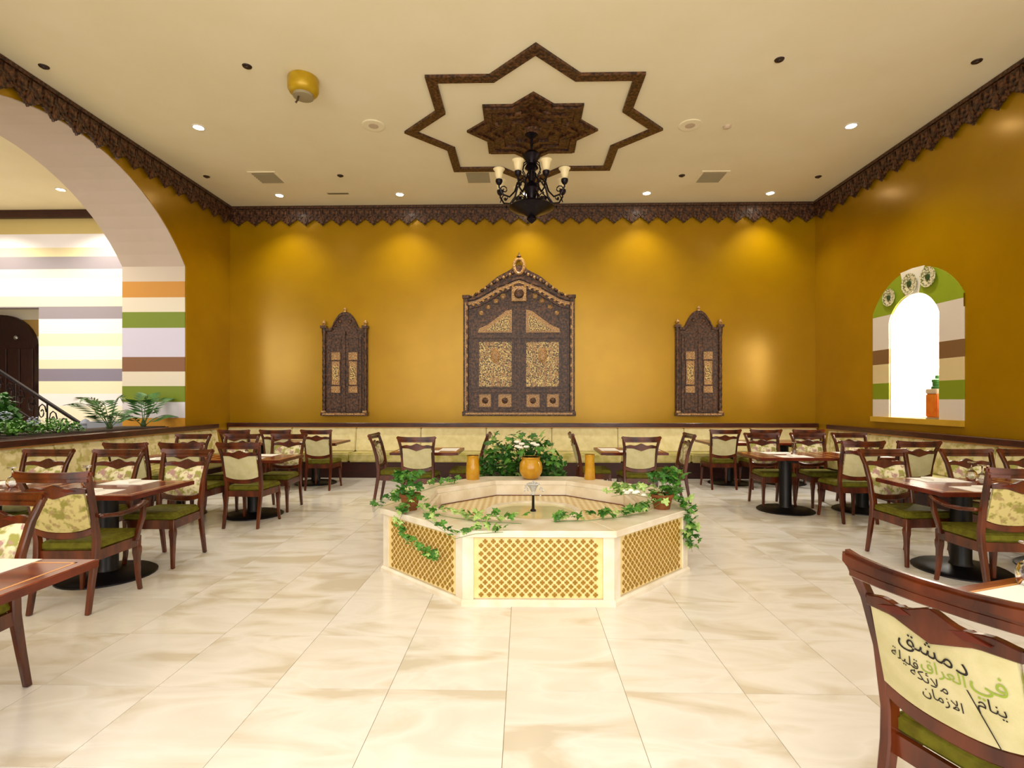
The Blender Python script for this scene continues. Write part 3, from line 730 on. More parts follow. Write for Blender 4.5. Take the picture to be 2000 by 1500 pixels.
tb['R4a'] = make_table('rearmost right table, its aisle-side half by the back bench', 3.2, 4.15, 9.05, 9.82)
tb['R4b'] = make_table('rearmost right table, its half in the right corner', 4.17, 5.15, 9.05, 9.82)

# table settings
TN = {'L1': 'nearest left table', 'L2a': 'second left table, aisle half', 'L2b': 'second left table, bench half', 'L3a': 'third left table, aisle half', 'L3b': 'third left table, bench half',
      'L4a': 'rearmost left table', 'C1': 'centre-left table', 'C2': 'centre-right table', 'R1': 'nearest right table', 'R2a': 'second right table, aisle half', 'R2b': 'second right table, bench half',
      'R3a': 'third right table, aisle half', 'R3b': 'third right table, bench half', 'R4a': 'rearmost right table'}
def place(key, dx, dy):
    o = tb[key]; a = o.rotation_euler[2]
    return (o.location.x + dx * cos(a) - dy * sin(a), o.location.y + dx * sin(a) + dy * cos(a), .7508), a
mat0 = MB().box(-.2, .2, -.13, .13, 0, .003).build('placemat', M_paper); mm = mat0.data; bpy.data.objects.remove(mat0)
def placemat(key, dx, dy, side, rot=0):
    l, a = place(key, dx, dy)
    o = link('placemat', mm, None, l, (0, 0, a + rot)); o['label'] = 'white paper placemat on the %s, %s' % (TN[key], side); o['category'] = 'placemat'; o['group'] = 'white placemats on the tables'
gp = None
def glass(key, dx, dy, side, s=1):
    global gp
    l, a = place(key, dx, dy); l = (l[0], l[1], .7512)
    lab = 'upturned stemmed wine glass on the %s, %s' % (TN[key], side)
    if gp is None:
        gp = thing('wine_glass', lab, 'glass', l, 0, 'upturned wine glasses')
        MB().lathe([(.036, 0), (.043, .03), (.044, .055), (.034, .08), (.012, .095), (.006, .1), (.006, .104), (.01, .1), (.032, .083), (.041, .056), (.040, .03), (.034, 0)], 20).build('bowl', M_glass, gp, smooth='all')
        MB().lathe([(.006, .1), (.0045, .12), (.006, .158)], 10).build('stem', M_glass, gp, smooth='all')
        MB().lathe([(.006, .157), (.03, .164), (.034, .167), (.033, .17), (.001, .171)], 20).build('foot', M_glass, gp, smooth='all')
        return
    dup(gp, l, 0, lab)
plt = None
def plate(key, dx, dy, side):
    global plt
    l, a = place(key, dx, dy); l = (l[0], l[1], .7542)
    lab = 'folded white napkin on the %s, %s' % (TN[key], side)
    if plt is None:
        plt = thing('napkin', lab, 'napkin', l, a, 'folded napkins on the tables')
        MB().box(-.06, .06, -.09, .09, 0, .008).build('lower_fold', M_paper, plt, bevel=.003); MB().box(-.055, .05, -.085, .08, .008, .018).build('upper_fold', M_paper, plt, bevel=.004)
        return
    dup(plt, l, a, lab)
glass('L2a', -.28, .12, 'at its left', 1); glass('L2a', -.2, .02, 'next to the first one')
glass('L2b', .2, .0, 'at its middle')
placemat('L1', .2, .27, 'at its far edge'); placemat('L1', .02, -.22, 'at its near edge')
for key in ('L2a', 'L2b'):
    placemat(key, 0, .25, 'far side'); placemat(key, .05, -.25, 'near side'); plate(key, .0, .25, 'far side'); plate(key, .05, -.25, 'near side')
for key in ('L3a', 'L3b'):
    placemat(key, 0, .21, 'far side'); placemat(key, 0, -.21, 'near side'); plate(key, 0, -.21, 'near side')
glass('L3a', -.1, 0, 'at its middle'); glass('L3b', .1, 0, 'at its middle')
placemat('L4a', 0, -.2, 'near side'); placemat('R4a', 0, -.2, 'near side')
for key in ('C1', 'C2'):
    placemat(key, .0, -.24, 'near side'); placemat(key, -.3, .05, 'left side', R(90)); placemat(key, .3, .05, 'right side', R(90)); plate(key, 0, -.24, 'near side')
placemat('R1', -.22, .2, 'far left corner', R(0)); placemat('R1', -.24, -.15, 'by the calligraphy chair', R(90)); plate('R1', -.26, -.13, 'by the calligraphy chair')
for key in ('R2a', 'R2b'):
    placemat(key, .0, .25, 'far side'); placemat(key, .0, -.25, 'near side'); plate(key, -.05, .25, 'far side'); plate(key, 0, -.25, 'near side')
glass('R2a', .3, .25, 'right of the far napkin'); glass('R2a', .2, .02, 'at its middle'); glass('R2b', -.2, .1, 'at its left')
for key in ('R3a', 'R3b'):
    placemat(key, 0, .22, 'far side'); placemat(key, 0, -.22, 'near side'); plate(key, 0, -.22, 'near side'); glass(key, .12, 0, 'at its middle')
lw = gp; 
gl, _ = place('R1', -.02, .34)
dup(gp, (2.035, 2.17, .7545), 0, 'large upturned wine glass on the nearest right table, at the right edge of the photo')
# cutlery and small jar on the near right table
t = thing('salt_shaker', 'small glass salt shaker beside the upturned glass on the nearest right table', 'shaker', (2.19, 2.14, .7508))
MB().lathe([(.02, 0), (.022, .02), (.016, .05), (.016, .055)], 12).build('jar', M_glass, t, smooth=True); MB().lathe([(.017, .055), (.016, .075), (.001, .08)], 12).build('cap', M_steel, t, smooth=True)

# ------------------------------------------------------------------ fountain
FX, FY, AP = .09, 5.165, 1.33
RZ = R(0.6)
ft = thing('fountain', 'low octagonal marble fountain with cream and ochre cross-patterned sides, centre of the floor', 'fountain', (FX, FY, 0), RZ)
S8 = 2 * AP * math.tan(pi / 8)
def octo(ap, zz):
    r = ap / cos(pi / 8); return [(r * sin(pi / 8 + k * pi / 4), -r * cos(pi / 8 + k * pi / 4), zz) for k in range(8)]
MB().strip([octo(AP + .02, 0), octo(AP + .02, .03), octo(AP + .005, .045)]).build('base_moulding', M_marble_f, ft)
MB().strip([octo(AP - .02, .04), octo(AP - .02, .36)]).build('core', M_marble_f, ft)
MB().strip([octo(AP - .38, .36), octo(AP - .38, .385)]).build('basin_floor', M_basin, ft)
def cross_mesh(W_, H_, pitch=.0595):
    b = MB(); a = .0075; L = .0172; nx_ = int(W_ / pitch); nz = int(H_ / (pitch / 2)); ox = (W_ - (nx_ - 1) * pitch) / 2; oz = (H_ - (nz - 1) * pitch / 2) / 2
    for j in range(nz):
        off = 0 if j % 2 == 0 else pitch / 2
        for i in range(nx_ - (j % 2)):
            x = -W_ / 2 + ox + i * pitch + off; z = oz + j * pitch / 2
            p_ = [(a, a), (a, L), (-a, L), (-a, a), (-L, a), (-L, -a), (-a, -a), (-a, -L), (a, -L), (a, -a), (L, -a), (L, a)]
            q_ = [(x + u, z + v) for u, v in p_]
            vs = [(u, -.004, v) for u, v in q_] + [(u, 0, v) for u, v in q_]
            n = 12; b.poly(vs, [tuple(range(n))] + [(i2, (i2 + 1) % n, n + (i2 + 1) % n, n + i2) for i2 in range(n)])
    return b
pw = S8 - .16; ph = .44
cm = None; pmn = None
for k in range(8):
    a = k * pi / 4
    o = None
    loc = ((AP - .012) * sin(a), -(AP - .012) * cos(a), .05)
    if pmn is None:
        o = MB().box(-pw / 2, pw / 2, 0, .03, 0, ph).build('side_panel', M_lattice, ft); pmn = o.data
    else: o = link('side_panel', pmn, ft)
    o.location = loc; o.rotation_euler = (0, 0, a)
    if k in (0, 1, 2, 7, 6):
        if cm is None: c_ = cross_mesh(pw - .02, ph - .01).build('cross_inlay', M_ochre, o, kind='stuff'); cm = c_.data
        else: c_ = link('cross_inlay', cm, o, kind='stuff')
        c_.location = (0, 0, .005)
    # corner post following the angle
    r = AP / cos(pi / 8)
    e0 = Vector((r * sin(pi / 8 + a), -r * cos(pi / 8 + a))); u = Vector((cos(a), sin(a))); v = Vector((cos(a + pi / 4), sin(a + pi / 4)))
    q = [e0 - u * .08, e0, e0 + v * .08, e0 + v * .08 + Vector((-v.y, v.x)) * .03, e0 - u * .08 + Vector((-u.y, u.x)) * .03]
    MB().prism([(p_.x, p_.y) for p_ in q], .045, .50, 'xy').build('corner_post', M_marble_f, ft)
    o1, i1 = octo(AP + .025, 0), octo(AP - .33, 0)
    j = (k - 1) % 8
    MB().prism([o1[j][:2], o1[k][:2], i1[k][:2], i1[j][:2]], .50, .55, 'xy').build('coping_stone', M_marble_f, ft, bevel=.004)
    o2, i2 = octo(AP - .325, 0), octo(AP - .37, 0)
    MB().prism([o2[j][:2], o2[k][:2], i2[k][:2], i2[j][:2]], .375, .50, 'xy').build('basin_wall', M_marble_f, ft)
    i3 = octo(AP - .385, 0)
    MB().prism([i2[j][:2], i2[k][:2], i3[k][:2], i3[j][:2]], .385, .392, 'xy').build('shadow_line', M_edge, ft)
MB().lathe([(.40, .385), (.40, .42), (.42, .425), (.46, .42), (.47, .385)], 40).build('ring', M_marble_f, ft, smooth=True)
M_water = pm('water', 'dcd4a8', .06, 'd4cc9c', 5, spec=.4)
MB().lathe([(.405, .405), (.001, .406)], 32).build('water_surface', M_water, ft)
MB().lathe([(.028, .386), (.028, .42), (.014, .43), (.012, .56), (.016, .565), (.001, .566)], 12).build('nozzle', M_black, ft, smooth=True)
M_splash = pm('splash', 'f4f6fa', .15, trans=.45, ior=1.2)
b = MB(); random.seed(3)
for k in range(46):
    a = random.uniform(0, 2 * pi); rr = random.uniform(0, .11); z = .68 - rr * rr * 7 + random.uniform(-.03, .02)
    b.lathe([(.001, -.012), (.009, 0), (.001, .012)], 5, c=(rr * cos(a), rr * sin(a), z))
b.lathe([(.012, .56), (.02, .6), (.05, .66), (.07, .67), (.05, .68), (.001, .685)], 12)
b.build('water_jet', M_splash, ft, kind='stuff')

# amber glass vases at the back coping
def fw(x, y): return W(x, y)
for x, y, prof, l in ((-.6, 6.27, [(.075, 0), (.08, .01), (.083, .08), (.078, .16), (.068, .25), (.07, .28), (.064, .28), (.06, .24), (.07, .12), (.06, .02)], 'tall amber glass vase on the back left of the fountain rim'),
                      (.09, 6.3, [(.06, 0), (.1, .02), (.135, .08), (.14, .13), (.13, .19), (.105, .235), (.115, .26), (.105, .26), (.095, .235), (.12, .18), (.125, .1), (.06, .02)], 'round amber glass bowl vase on the middle of the fountain back rim'),
                      (.79, 6.27, [(.062, 0), (.066, .01), (.06, .12), (.054, .24), (.058, .29), (.05, .29), (.046, .22), (.05, .04)], 'slim amber glass vase on the back right of the fountain rim')):
    wx, wy = fw(x, y); t = thing('amber_vase', l, 'vase', (wx, wy, .55), 0, 'amber vases on the fountain rim')
    MB().lathe(prof, 24).build('vessel', M_glassg, t, smooth=True)
    rr, zz = prof[-5][0], prof[-5][1]
    top = max(p_[1] for p_ in prof); rt = [p_[0] for p_ in prof if p_[1] == top][0]
    MB().lathe([(rt - .004, top), (rt + .003, top), (rt + .003, top + .006), (rt - .004, top + .006), (rt - .004, top)], 24).build('rim', M_goldrim, t)

# ------------------------------------------------------------------ plants
def leaf_mesh(name, mat, lobes=True):
    b = MB()
    if lobes: o = [(0, 0), (.35, -.18), (.5, .1), (.3, .3), (.48, .55), (.18, .6), (0, 1), (-.18, .6), (-.48, .55), (-.3, .3), (-.5, .1), (-.35, -.18)]
    else: o = [(0, 0), (.2, .25), (.24, .5), (.12, .8), (0, 1), (-.12, .8), (-.24, .5), (-.2, .25)]
    n = len(o); vs = [(x, y, -.25 * x * x - .12 * y * y + (.06 if i % 2 else 0)) for i, (x, y) in enumerate(o)] + [(0, .35, .1)]
    b.poly(vs, [(i, (i + 1) % n, n) for i in range(n)])
    me_o = b.build(name, mat); me = me_o.data; bpy.data.objects.remove(me_o); return me
LM = [leaf_mesh('leaf', M_leaf), leaf_mesh('leaf', M_leaf2), leaf_mesh('leaf', M_leafd)]
def put_leaf(parent, p, s, k=None, up=.6):
    me = LM[k if k is not None else random.choice((0, 0, 1, 2))]
    o = link('leaf', me, parent, p, (random.uniform(-1, 1) * up + .5, random.uniform(-.8, .8), random.uniform(0, 2 * pi)))
    o.scale = (s, s, s); return o
TM = 1.25
def trail(parent, path, n, spread, size=(.06, .09), mix=(0, 0, 1, 2)):
    pts = [Vector(p_) for p_ in path]
    MB().tube([p + Vector((0, 0, -.008)) for p in pts], .0016, 4).build('stem', M_leaf, parent)
    n = int(n * TM)
    for i in range(n):
        u = random.random() * (len(pts) - 1); k = int(u); p_ = pts[k].lerp(pts[k + 1], u - k)
        p_ = p_ + Vector((random.uniform(-1, 1) * spread, random.uniform(-1, 1) * spread, random.uniform(0, 1) * spread * .8 + .012))
        put_leaf(parent, p_, random.uniform(*size), random.choice(mix))
def pot(parent, c, r=.075, h=.13):
    p_ = MB().lathe([(r * .7, 0), (r * .95, h * .8), (r * 1.08, h * .82), (r * 1.08, h), (r * .95, h), (r * .9, h * .85), (.001, h * .85)], 18, c=c).build('pot', M_terra, parent, smooth=True)
    MB().lathe([(r * .88, h * .86), (.001, h * .88)], 12, c=c).build('soil', M_soil, p_)
random.seed(11)
# left ivy : rim points given in world metres
L0 = (-.98, 4.52, .55)
iv = thing('potted_ivy', 'ivy in a terracotta pot trailing over the left side of the fountain rim', 'plant', L0)
def rel(o, *pts): return [(x - o[0], y - o[1], z - o[2]) for x, y, z in pts]
pot(iv, (0, 0, 0), .085, .14)
trail(iv, rel(L0, (-.98, 4.52, .68), (-1.0, 4.5, .8), (-1.03, 4.6, .75)), 46, .11, (.05, .08), (0, 2, 2, 0))
trail(iv, rel(L0, (-.98, 4.52, .66), (-1.15, 4.7, .6), (-1.1, 5.3, .56), (-.95, 5.75, .56), (-.75, 6.0, .56)), 42, .06, (.05, .075), (0, 0, 1))
trail(iv, rel(L0, (-.98, 4.5, .66), (-1.25, 4.5, .58), (-1.32, 4.6, .52)), 18, .05, (.05, .07), (0, 2))
trail(iv, rel(L0, (-.95, 4.45, .66), (-.8, 4.3, .58), (-.55, 4.2, .56), (-.3, 4.08, .56), (-.02, 4.02, .56)), 54, .06, (.045, .075), (0, 0, 1, 1, 1))
trail(iv, rel(L0, (-1.0, 4.42, .6), (-1.02, 4.25, .5), (-.92, 4.13, .38), (-.78, 3.99, .33), (-.66, 3.88, .31)), 50, .035, (.045, .07), (0, 1, 2, 0))
trail(iv, rel(L0, (-.74, 4.05, .58), (-.6, 3.86, .55), (-.5, 3.8, .5), (-.35, 3.79, .54), (-.15, 3.8, .55)), 24, .035, (.045, .07), (0, 1, 2))
R0 = (1.2, 4.62, .55)
iv = thing('potted_ivy', 'ivy in a terracotta pot trailing over the right side of the fountain rim', 'plant', R0)
pot(iv, (0, 0, 0), .095, .13)
trail(iv, rel(R0, (1.2, 4.6, .66), (1.25, 4.65, .8), (1.3, 4.7, .74)), 56, .12, (.05, .085), (0, 2, 2, 0))
trail(iv, rel(R0, (1.15, 4.6, .64), (.95, 4.75, .66), (.8, 4.85, .62)), 40, .09, (.05, .08), (1, 1, 0))
trail(iv, rel(R0, (1.2, 4.55, .64), (1.0, 4.38, .57), (.75, 4.25, .56), (.5, 4.14, .56), (.25, 4.1, .56)), 66, .05, (.045, .075), (0, 0, 1, 2))
trail(iv, rel(R0, (1.25, 4.6, .66), (1.38, 4.6, .6), (1.44, 4.58, .48), (1.43, 4.56, .3), (1.44, 4.55, .2)), 64, .05, (.05, .08), (0, 2, 0, 1))
trail(iv, rel(R0, (1.3, 4.7, .66), (1.4, 4.95, .6), (1.42, 5.2, .56)), 24, .06, (.05, .08), (0, 2))
for k in range(12):
    a = random.uniform(0, 6.28); MB().lathe([(.001, -.01), (.03, 0), (.02, .015), (.001, .02)], 7, c=(-.2 + .1 * cos(a), .1 + .08 * sin(a), .1 + random.uniform(0, .07))).build('flower', M_flower, iv)
# bush behind the fountain
B0 = (-.05, 6.98, 0)
bs = thing('potted_shrub', 'leafy green shrub with white blossoms standing behind the fountain', 'plant', B0)
pot(bs, (0, 0, 0), .2, .36)
for k in range(12):
    a = random.uniform(0, 2 * pi); r = random.uniform(.1, .42)
    MB().tube([(0, 0, .32), (r * .4 * cos(a), r * .3 * sin(a), .6), (r * cos(a), r * .5 * sin(a), random.uniform(.75, .98))], .007, 5).build('stem', M_stem, bs)
for k in range(290):
    while True:
        x = random.uniform(-.55, .6); z = random.uniform(.36, 1.06)
        lim = 1.08 - .9 * max(0, abs(x - .0) - .18) ** 1.1 if x > 0 else (1.08 if x > -.42 and x < -.3 or x > -.15 else .86 - .5 * max(0, -x - .3))
        if z < lim and abs(x) < .25 + .5 * (1.1 - z) + .1: break
    put_leaf(bs, (x, random.uniform(-.3, .25), z), random.uniform(.09, .13), random.choice((0, 0, 2, 2, 1)))
b = MB()
for k in range(900):
    x = random.uniform(-.52, .58); z = random.uniform(.34, .98 - .55 * abs(x)); y = random.uniform(-.22, .22)
    Mx = Matrix.Translation((x, y, z)) @ Matrix.Rotation(random.uniform(0, 6.28), 4, 'Z') @ Matrix.Rotation(random.uniform(-.6, 1.6), 4, 'X') @ Matrix.Scale(random.uniform(.05, .09), 4)
    b.poly([(0, 0, 0), (.4, .5, .05), (0, 1, -.1), (-.4, .5, .05)], [(0, 1, 2, 3)], Mx)
b.build('foliage', M_leafd, bs, kind='stuff')
for k in range(7): MB().lathe([(.001, -.02), (.045, 0), (.03, .02), (.001, .02)], 7, c=(random.uniform(-.05, .25), -.25, random.uniform(.85, 1.0))).build('flower', M_flower, bs)

# planting in the sill of the arch
PS = thing('planter_trough', 'dark planter trough filled with soil along the sill of the left arch', 'planter', (XL - .56, 6.8, .93))
MB().box(-.42, .40, -2.3, 2.2, 0, .1).build('trough', M_plinth, PS, bevel=.01); MB().box(-.38, .36, -2.25, 2.15, .1, .11).build('soil', M_soil, PS)
def lump(name, label, loc, rx, ry, rz_, n, mat, size, cat='plant', grp='shrubs in the arch planter'):
    t = thing(name, label, cat, loc, 0, grp)
    b = MB()
    for k in range(n):
        u = random.random() ** .4; a = random.uniform(0, 2 * pi); c_ = random.uniform(-.2, 1); s_ = sqrt(max(0, 1 - c_ * c_))
        p_ = Vector((rx * u * s_ * cos(a), ry * u * s_ * sin(a), rz_ * (.15 + .85 * u * max(0, c_)) + .02))
        Mx = Matrix.Translation(p_) @ Matrix.Rotation(random.uniform(0, 6.28), 4, 'Z') @ Matrix.Rotation(random.uniform(-1, 1.2), 4, 'X') @ Matrix.Scale(random.uniform(*size), 4)
        b.poly([(0, 0, 0), (.35, .5, .05), (0, 1, -.1), (-.35, .5, .05)], [(0, 1, 2, 3)], Mx)
    b.build('foliage', mat, t, kind='stuff')
    b = MB()
    for k in range(6):
        a = random.uniform(0, 6.28); b.tube([(0, 0, 0), (rx * .5 * cos(a), ry * .5 * sin(a), rz_ * .7)], .006, 4)
    b.build('stems', M_stem, t, kind='stuff')
    return t
X0 = XL - .5
lump('shrub', 'low leafy shrub at the far left in the arch planter, below the stair rail', (X0, 5.95, 1.03), .28, .35, .30, 700, M_leafd, (.04, .08))
lump('shrub', 'bright green low shrub second from the left in the arch planter', (X0 - .05, 6.6, 1.03), .28, .36, .2, 600, M_leaf, (.03, .07))
lump('shrub', 'low green shrub in the middle of the arch planter, left of the dark post', (X0, 7.15, 1.03), .26, .36, .18, 600, M_leaf, (.03, .06))
lump('shrub', 'tall dark green bush at the far left behind the arch planter', (-7.6, 7.3, 1.03), .4, .3, .62, 900, M_leafd, (.06, .13))
for k, (y, z, l) in enumerate(((6.25, 1.3, 'left'), (6.62, 1.22, 'right'))):
    t = thing('hydrangea_bloom', 'pale blue-white flower head among the arch planter shrubs, %s one' % l, 'flower', (X0 + .2, y, z), 0, 'flower heads in the planter')
    b = MB()
    for q in range(40):
        a = random.uniform(0, 6.28); c_ = random.uniform(-1, 1); s_ = sqrt(1 - c_ * c_)
        b.lathe([(.001, 0), (.016, .004), (.001, .008)], 5, c=(.06 * s_ * cos(a), .06 * s_ * sin(a), .05 * c_))
    b.build('petals', M_flowerp, t, kind='stuff'); MB().tube([(0, 0, -.2), (0, 0, 0)], .005, 5).build('stem', M_stem, t)
def palm(label, loc, fronds):
    t = thing('potted_palm', label, 'plant', loc, 0, 'palms in the arch planter')
    for (dy, dx, h, L) in fronds:
        b = MB(); n = 14; pts = []
        for i in range(n + 1):
            u = i / n; pts.append(Vector((1.15 * dx * u * L, 1.15 * dy * L * u, 1.2 * h * (2.0 * u - 1.2 * u * u))))
        b.tube(pts, .007, 5, .002)
        for i in range(3, n + 1):
            for s in (-1, 1):
                T_ = (pts[i] - pts[i - 1]).normalized(); sd = T_.cross(Vector((0, 0, 1))).normalized() * s
                d_ = (sd * .8 + T_ * .6 + Vector((0, 0, -.25))).normalized(); l_ = .22 * (1 - abs(i / n - .5)) + .03
                wv = T_ * .02; p_ = pts[i]
                b.poly([tuple(p_), tuple(p_ + d_ * l_ * .5 + wv), tuple(p_ + d_ * l_), tuple(p_ + d_ * l_ * .5 - wv)], [(0, 1, 2, 3)])
        b.build('frond', M_palm, t)
    MB().lathe([(.03, 0), (.045, .04), (.02, .12), (.001, .14)], 8).build('crown_base', M_stem, t)
palm('feathery palm in the arch planter, left of the striped pier', (X0, 8.1, 1.03), [(-1, .1, .42, .7), (-.6, -.2, .5, .55), (.2, .3, .5, .35), (.8, -.1, .3, .55), (-.9, .4, .25, .55), (.3, -.5, .45, .5), (.6, .4, .2, .4)])
palm('dark spiky palm at the foot of the striped pier', (X0 + .1, 8.7, 1.03), [(1, .2, .50, .45), (.5, -.1, .55, .3), (-.5, .2, .45, .4), (-.9, -.2, .25, .5), (.8, .3, .2, .5), (.2, .4, .3, .3)])

# ------------------------------------------------------------------ carved wall doors
def wallY(): return YB
def relief_frame(parent, x0, x1, z0, z1, t, y0, y1, mat, name='frame', bevel=.004):
    b = MB(); b.box(x0, x1, y0, y1, z0, z0 + t); b.box(x0, x1, y0, y1, z1 - t, z1); b.box(x0, x0 + t, y0, y1, z0 + t, z1 - t); b.box(x1 - t, x1, y0, y1, z0 + t, z1 - t)
    return b.build(name, mat, parent)
def mound(u, hs, ht, kind):   # pediment top height for u in [-1,1]
    a = abs(u)
    if kind == 'big':
        K = [(0, 1), (.1, .93), (.19, .82), (.38, .66), (.585, .38), (.79, .11), (.9, .03), (1, 0)]
        for (p, q), (r, t_) in zip(K, K[1:]):
            if a <= r + 1e-9: return hs + (ht - hs) * (q + (t_ - q) * (a - p) / (r - p))
        return hs
    return hs + (ht - hs) * (max(0.0, (1 - (a / .62) ** 2.2)) if a < .62 else 0)
def big_door():
    cx = (-1.2 + 1.06) / 2 - .03; t = thing('carved_door', 'large carved wooden double door with arched crest hung in the middle of the back wall', 'carved panel', (cx, YB, 1.17))
    hw, hs, ht = 1.11, 2.36, 3.02
    N = 36
    pts = [(hw, 0)] + [(hw * (1 - 2 * i / N), mound(1 - 2 * i / N, hs, ht, 'big')) for i in range(N + 1)] + [(-hw, 0)]
    MB().prism(pts, -.05, 0).build('backboard', M_wood_d, t)
    # outer frame posts, base and lintel
    for s in (-1, 1):
        MB().box(*sorted((s * hw, s * (hw - .1))), -.11, -.05, 0, hs).build('side_post', M_wood_d, t, bevel=.01)
        MB().box(*sorted((s * (hw - .035), s * (hw - .06))), -.118, -.11, .12, hs - .1).build('inlay_strip', M_bone, t)
        MB().box(*sorted((s * (hw + .02), s * (hw - .13))), -.13, -.05, hs - .02, hs + .05).build('capital', M_wood_d, t, bevel=.01)
    MB().box(-hw - .02, hw + .02, -.14, -.0, 0, .09).build('base_board', M_wood_d, t, bevel=.008)
    MB().box(-hw + .05, hw - .05, -.148, -.14, .03, .065).build('inlay_strip', M_bone, t)
    # arched bands following the pediment
    for off, w_, dy, m in ((.02, .05, .1, M_wood_d), (.09, .06, .085, M_bone), (.17, .05, .1, M_wood_d)):
        b = MB(); rows = []
        for i in range(N + 1):
            u = -1 + 2 * i / N; x = u * (hw - .02 - off * .6); z = mound(u, hs, ht - .22, 'big') - off
            rows.append([(x, -.05, z), (x, -dy, z), (x, -dy, z - w_), (x, -.05, z - w_)])
        b.strip(rows).build('arched_moulding', m, t)
    # crockets along the crest
    for i in range(1, N):
        u = -1 + 2 * i / N; x = u * hw; z = mound(u, hs, ht - .12, 'big')
        if abs(u) < .08: continue
        MB().lathe([(.001, -.035), (.03, -.01), (.035, .01), (.001, .045)], 6, c=(x, -.06, z)).build('crocket', M_bone if i % 2 else M_wood_d, t)
    # crest ring (open)
    b = MB()
    pts_ = [(.1 * cos(a), -.07, ht - .03 + .15 * sin(a)) for a in [2 * pi * i / 16 for i in range(17)]]
    b.tube(pts_, .035, 7).build('crest_ring', M_bone, t)
    MB().lathe([(.03, 0), (.05, .03), (.02, .07), (.001, .12)], 8, c=(0, -.07, ht + .13)).build('finial', M_wood_d, t)
    # medallion
    MB().box(-.15, .15, -.12, -.05, 2.28, 2.58).build('medallion_block', M_bone, t, bevel=.01)
    MB().lathe([(.001, .045), (.07, .03), (.1, .0)], 14, M=Matrix.Translation((0, -.12, 2.43)) @ Matrix.Rotation(R(90), 4, 'X')).build('medallion', M_wood_d, t)
    for s in (-1, 1):
        for (x, z, r) in ((.32, 2.40, .06), (.46, 2.3, .055), (.62, 2.18, .05), (.76, 2.06, .05), (.25, 2.62, .045), (.42, 2.54, .045)):
            MB().lathe([(.001, .03), (r * .7, .02), (r, .0)], 9, M=Matrix.Translation((s * x, -.055, z)) @ Matrix.Rotation(R(90), 4, 'X')).build('rosette', M_bone, t)
    random.seed(9)
    for s in (-1, 1):
        for k in range(9):      # carved foliage filling the pediment and the posts
            u = .12 + k * .095; x = s * u * (hw - .08); z = mound(u, hs, ht - .22, 'big') - .17
            c_ = .035 + .012 * (k % 2)
            MB().prism([(x - c_, z), (x - c_ * .2, z + c_ * .5), (x, z + c_ * 1.3), (x + c_ * .2, z + c_ * .5), (x + c_, z), (x + c_ * .2, z - c_ * .5), (x, z - c_), (x - c_ * .2, z - c_ * .5)], -.125, -.08).build('leaf_carving', M_bone if k % 2 else M_goldrim2, t)
        for k in range(11):
            z = .25 + k * .19; x = s * (hw - .075)
            MB().prism([(x, z - .05), (x + .018, z), (x, z + .05), (x - .018, z)], -.122, -.11).build('post_carving', M_bone, t)
    # door leaves
    for s in (-1, 1):
        def X(a, b_): return sorted((s * a, s * b_))
        lf = MB(); n = 14; q = [(s * .02, .1)] + [(s * .96, .1)]
        top = [(s * (.96 - .94 * i / n), 1.82 + .42 * sin(pi / 2 * (i / n)) ** 1.2) for i in range(n + 1)]
        lf = MB().prism(q + top, -.085, -.05).build('door_leaf', M_wood_d, t)
        MB().box(*X(.0, .035), -.115, -.05, .1, 2.26).build('meeting_stile', M_wood_d, t)
        x0, x1 = X(.14, .80)
        MB().box(x0, x1, -.095, -.085, .58, 1.48).build('inlaid_panel', M_pearl, lf)
        relief_frame(lf, x0 - .03, x1 + .03, .55, 1.51, .035, -.108, -.085, M_wood_d)
        # raised blocks of the inlay
        b = MB(); random.seed(5 + s)
        for i in range(6):
            for j in range(9):
                if random.random() < .72:
                    cx_ = x0 + .055 + i * .11; cz_ = .63 + j * .1; w2 = random.uniform(.02, .045); h2 = random.uniform(.018, .042)
                    b.box(cx_ - w2, cx_ + w2, -.104, -.095, cz_ - h2, cz_ + h2)
        b.build('raised_inlay', M_bone, lf, kind='stuff')
        MB().lathe([(.001, .02), (.05, .015), (.09, 0)], 14, M=Matrix.Translation(((x0 + x1) / 2, -.104, 1.2)) @ Matrix.Rotation(R(90), 4, 'X') @ Matrix.Scale(1.7, 4, (0, 1, 0))).build('oval_boss', M_bone, lf)
        for (a_, b2) in ((.14, .42), (.55, .80)):
            xa, xb = X(a_, b2)
            MB().box(xa, xb, -.1, -.085, .17, .44).build('lower_panel', M_bone, lf, bevel=.004)
            relief_frame(lf, xa - .015, xb + .015, .155, .455, .025, -.108, -.085, M_wood_d)
            MB().lathe([(.001, .02), (.04, .012), (.065, .0)], 8, M=Matrix.Translation(((xa + xb) / 2, -.1, .305)) @ Matrix.Rotation(R(90), 4, 'X')).build('rosette', M_wood_d, lf)
        # curved top panel
        q = [(s * .14, 1.66), (s * .82, 1.66), (s * .80, 1.74), (s * .62, 1.82), (s * .42, 1.97), (s * .26, 2.09), (s * .14, 2.12)]
        MB().prism(q, -.1, -.085).build('top_panel', M_bone, lf)
        q = [(s * .19, 1.70), (s * .66, 1.70), (s * .5, 1.82), (s * .3, 1.97), (s * .19, 2.02)]
        MB().prism(q, -.11, -.1).build('top_panel_field', M_pearl, lf)
        MB().box(*X(.04, .96), -.112, -.085, 1.55, 1.62).build('cross_rail', M_wood_d, lf)
        MB().box(*X(.04, .96), -.112, -.085, .47, .53).build('cross_rail', M_wood_d, lf)
big_door()
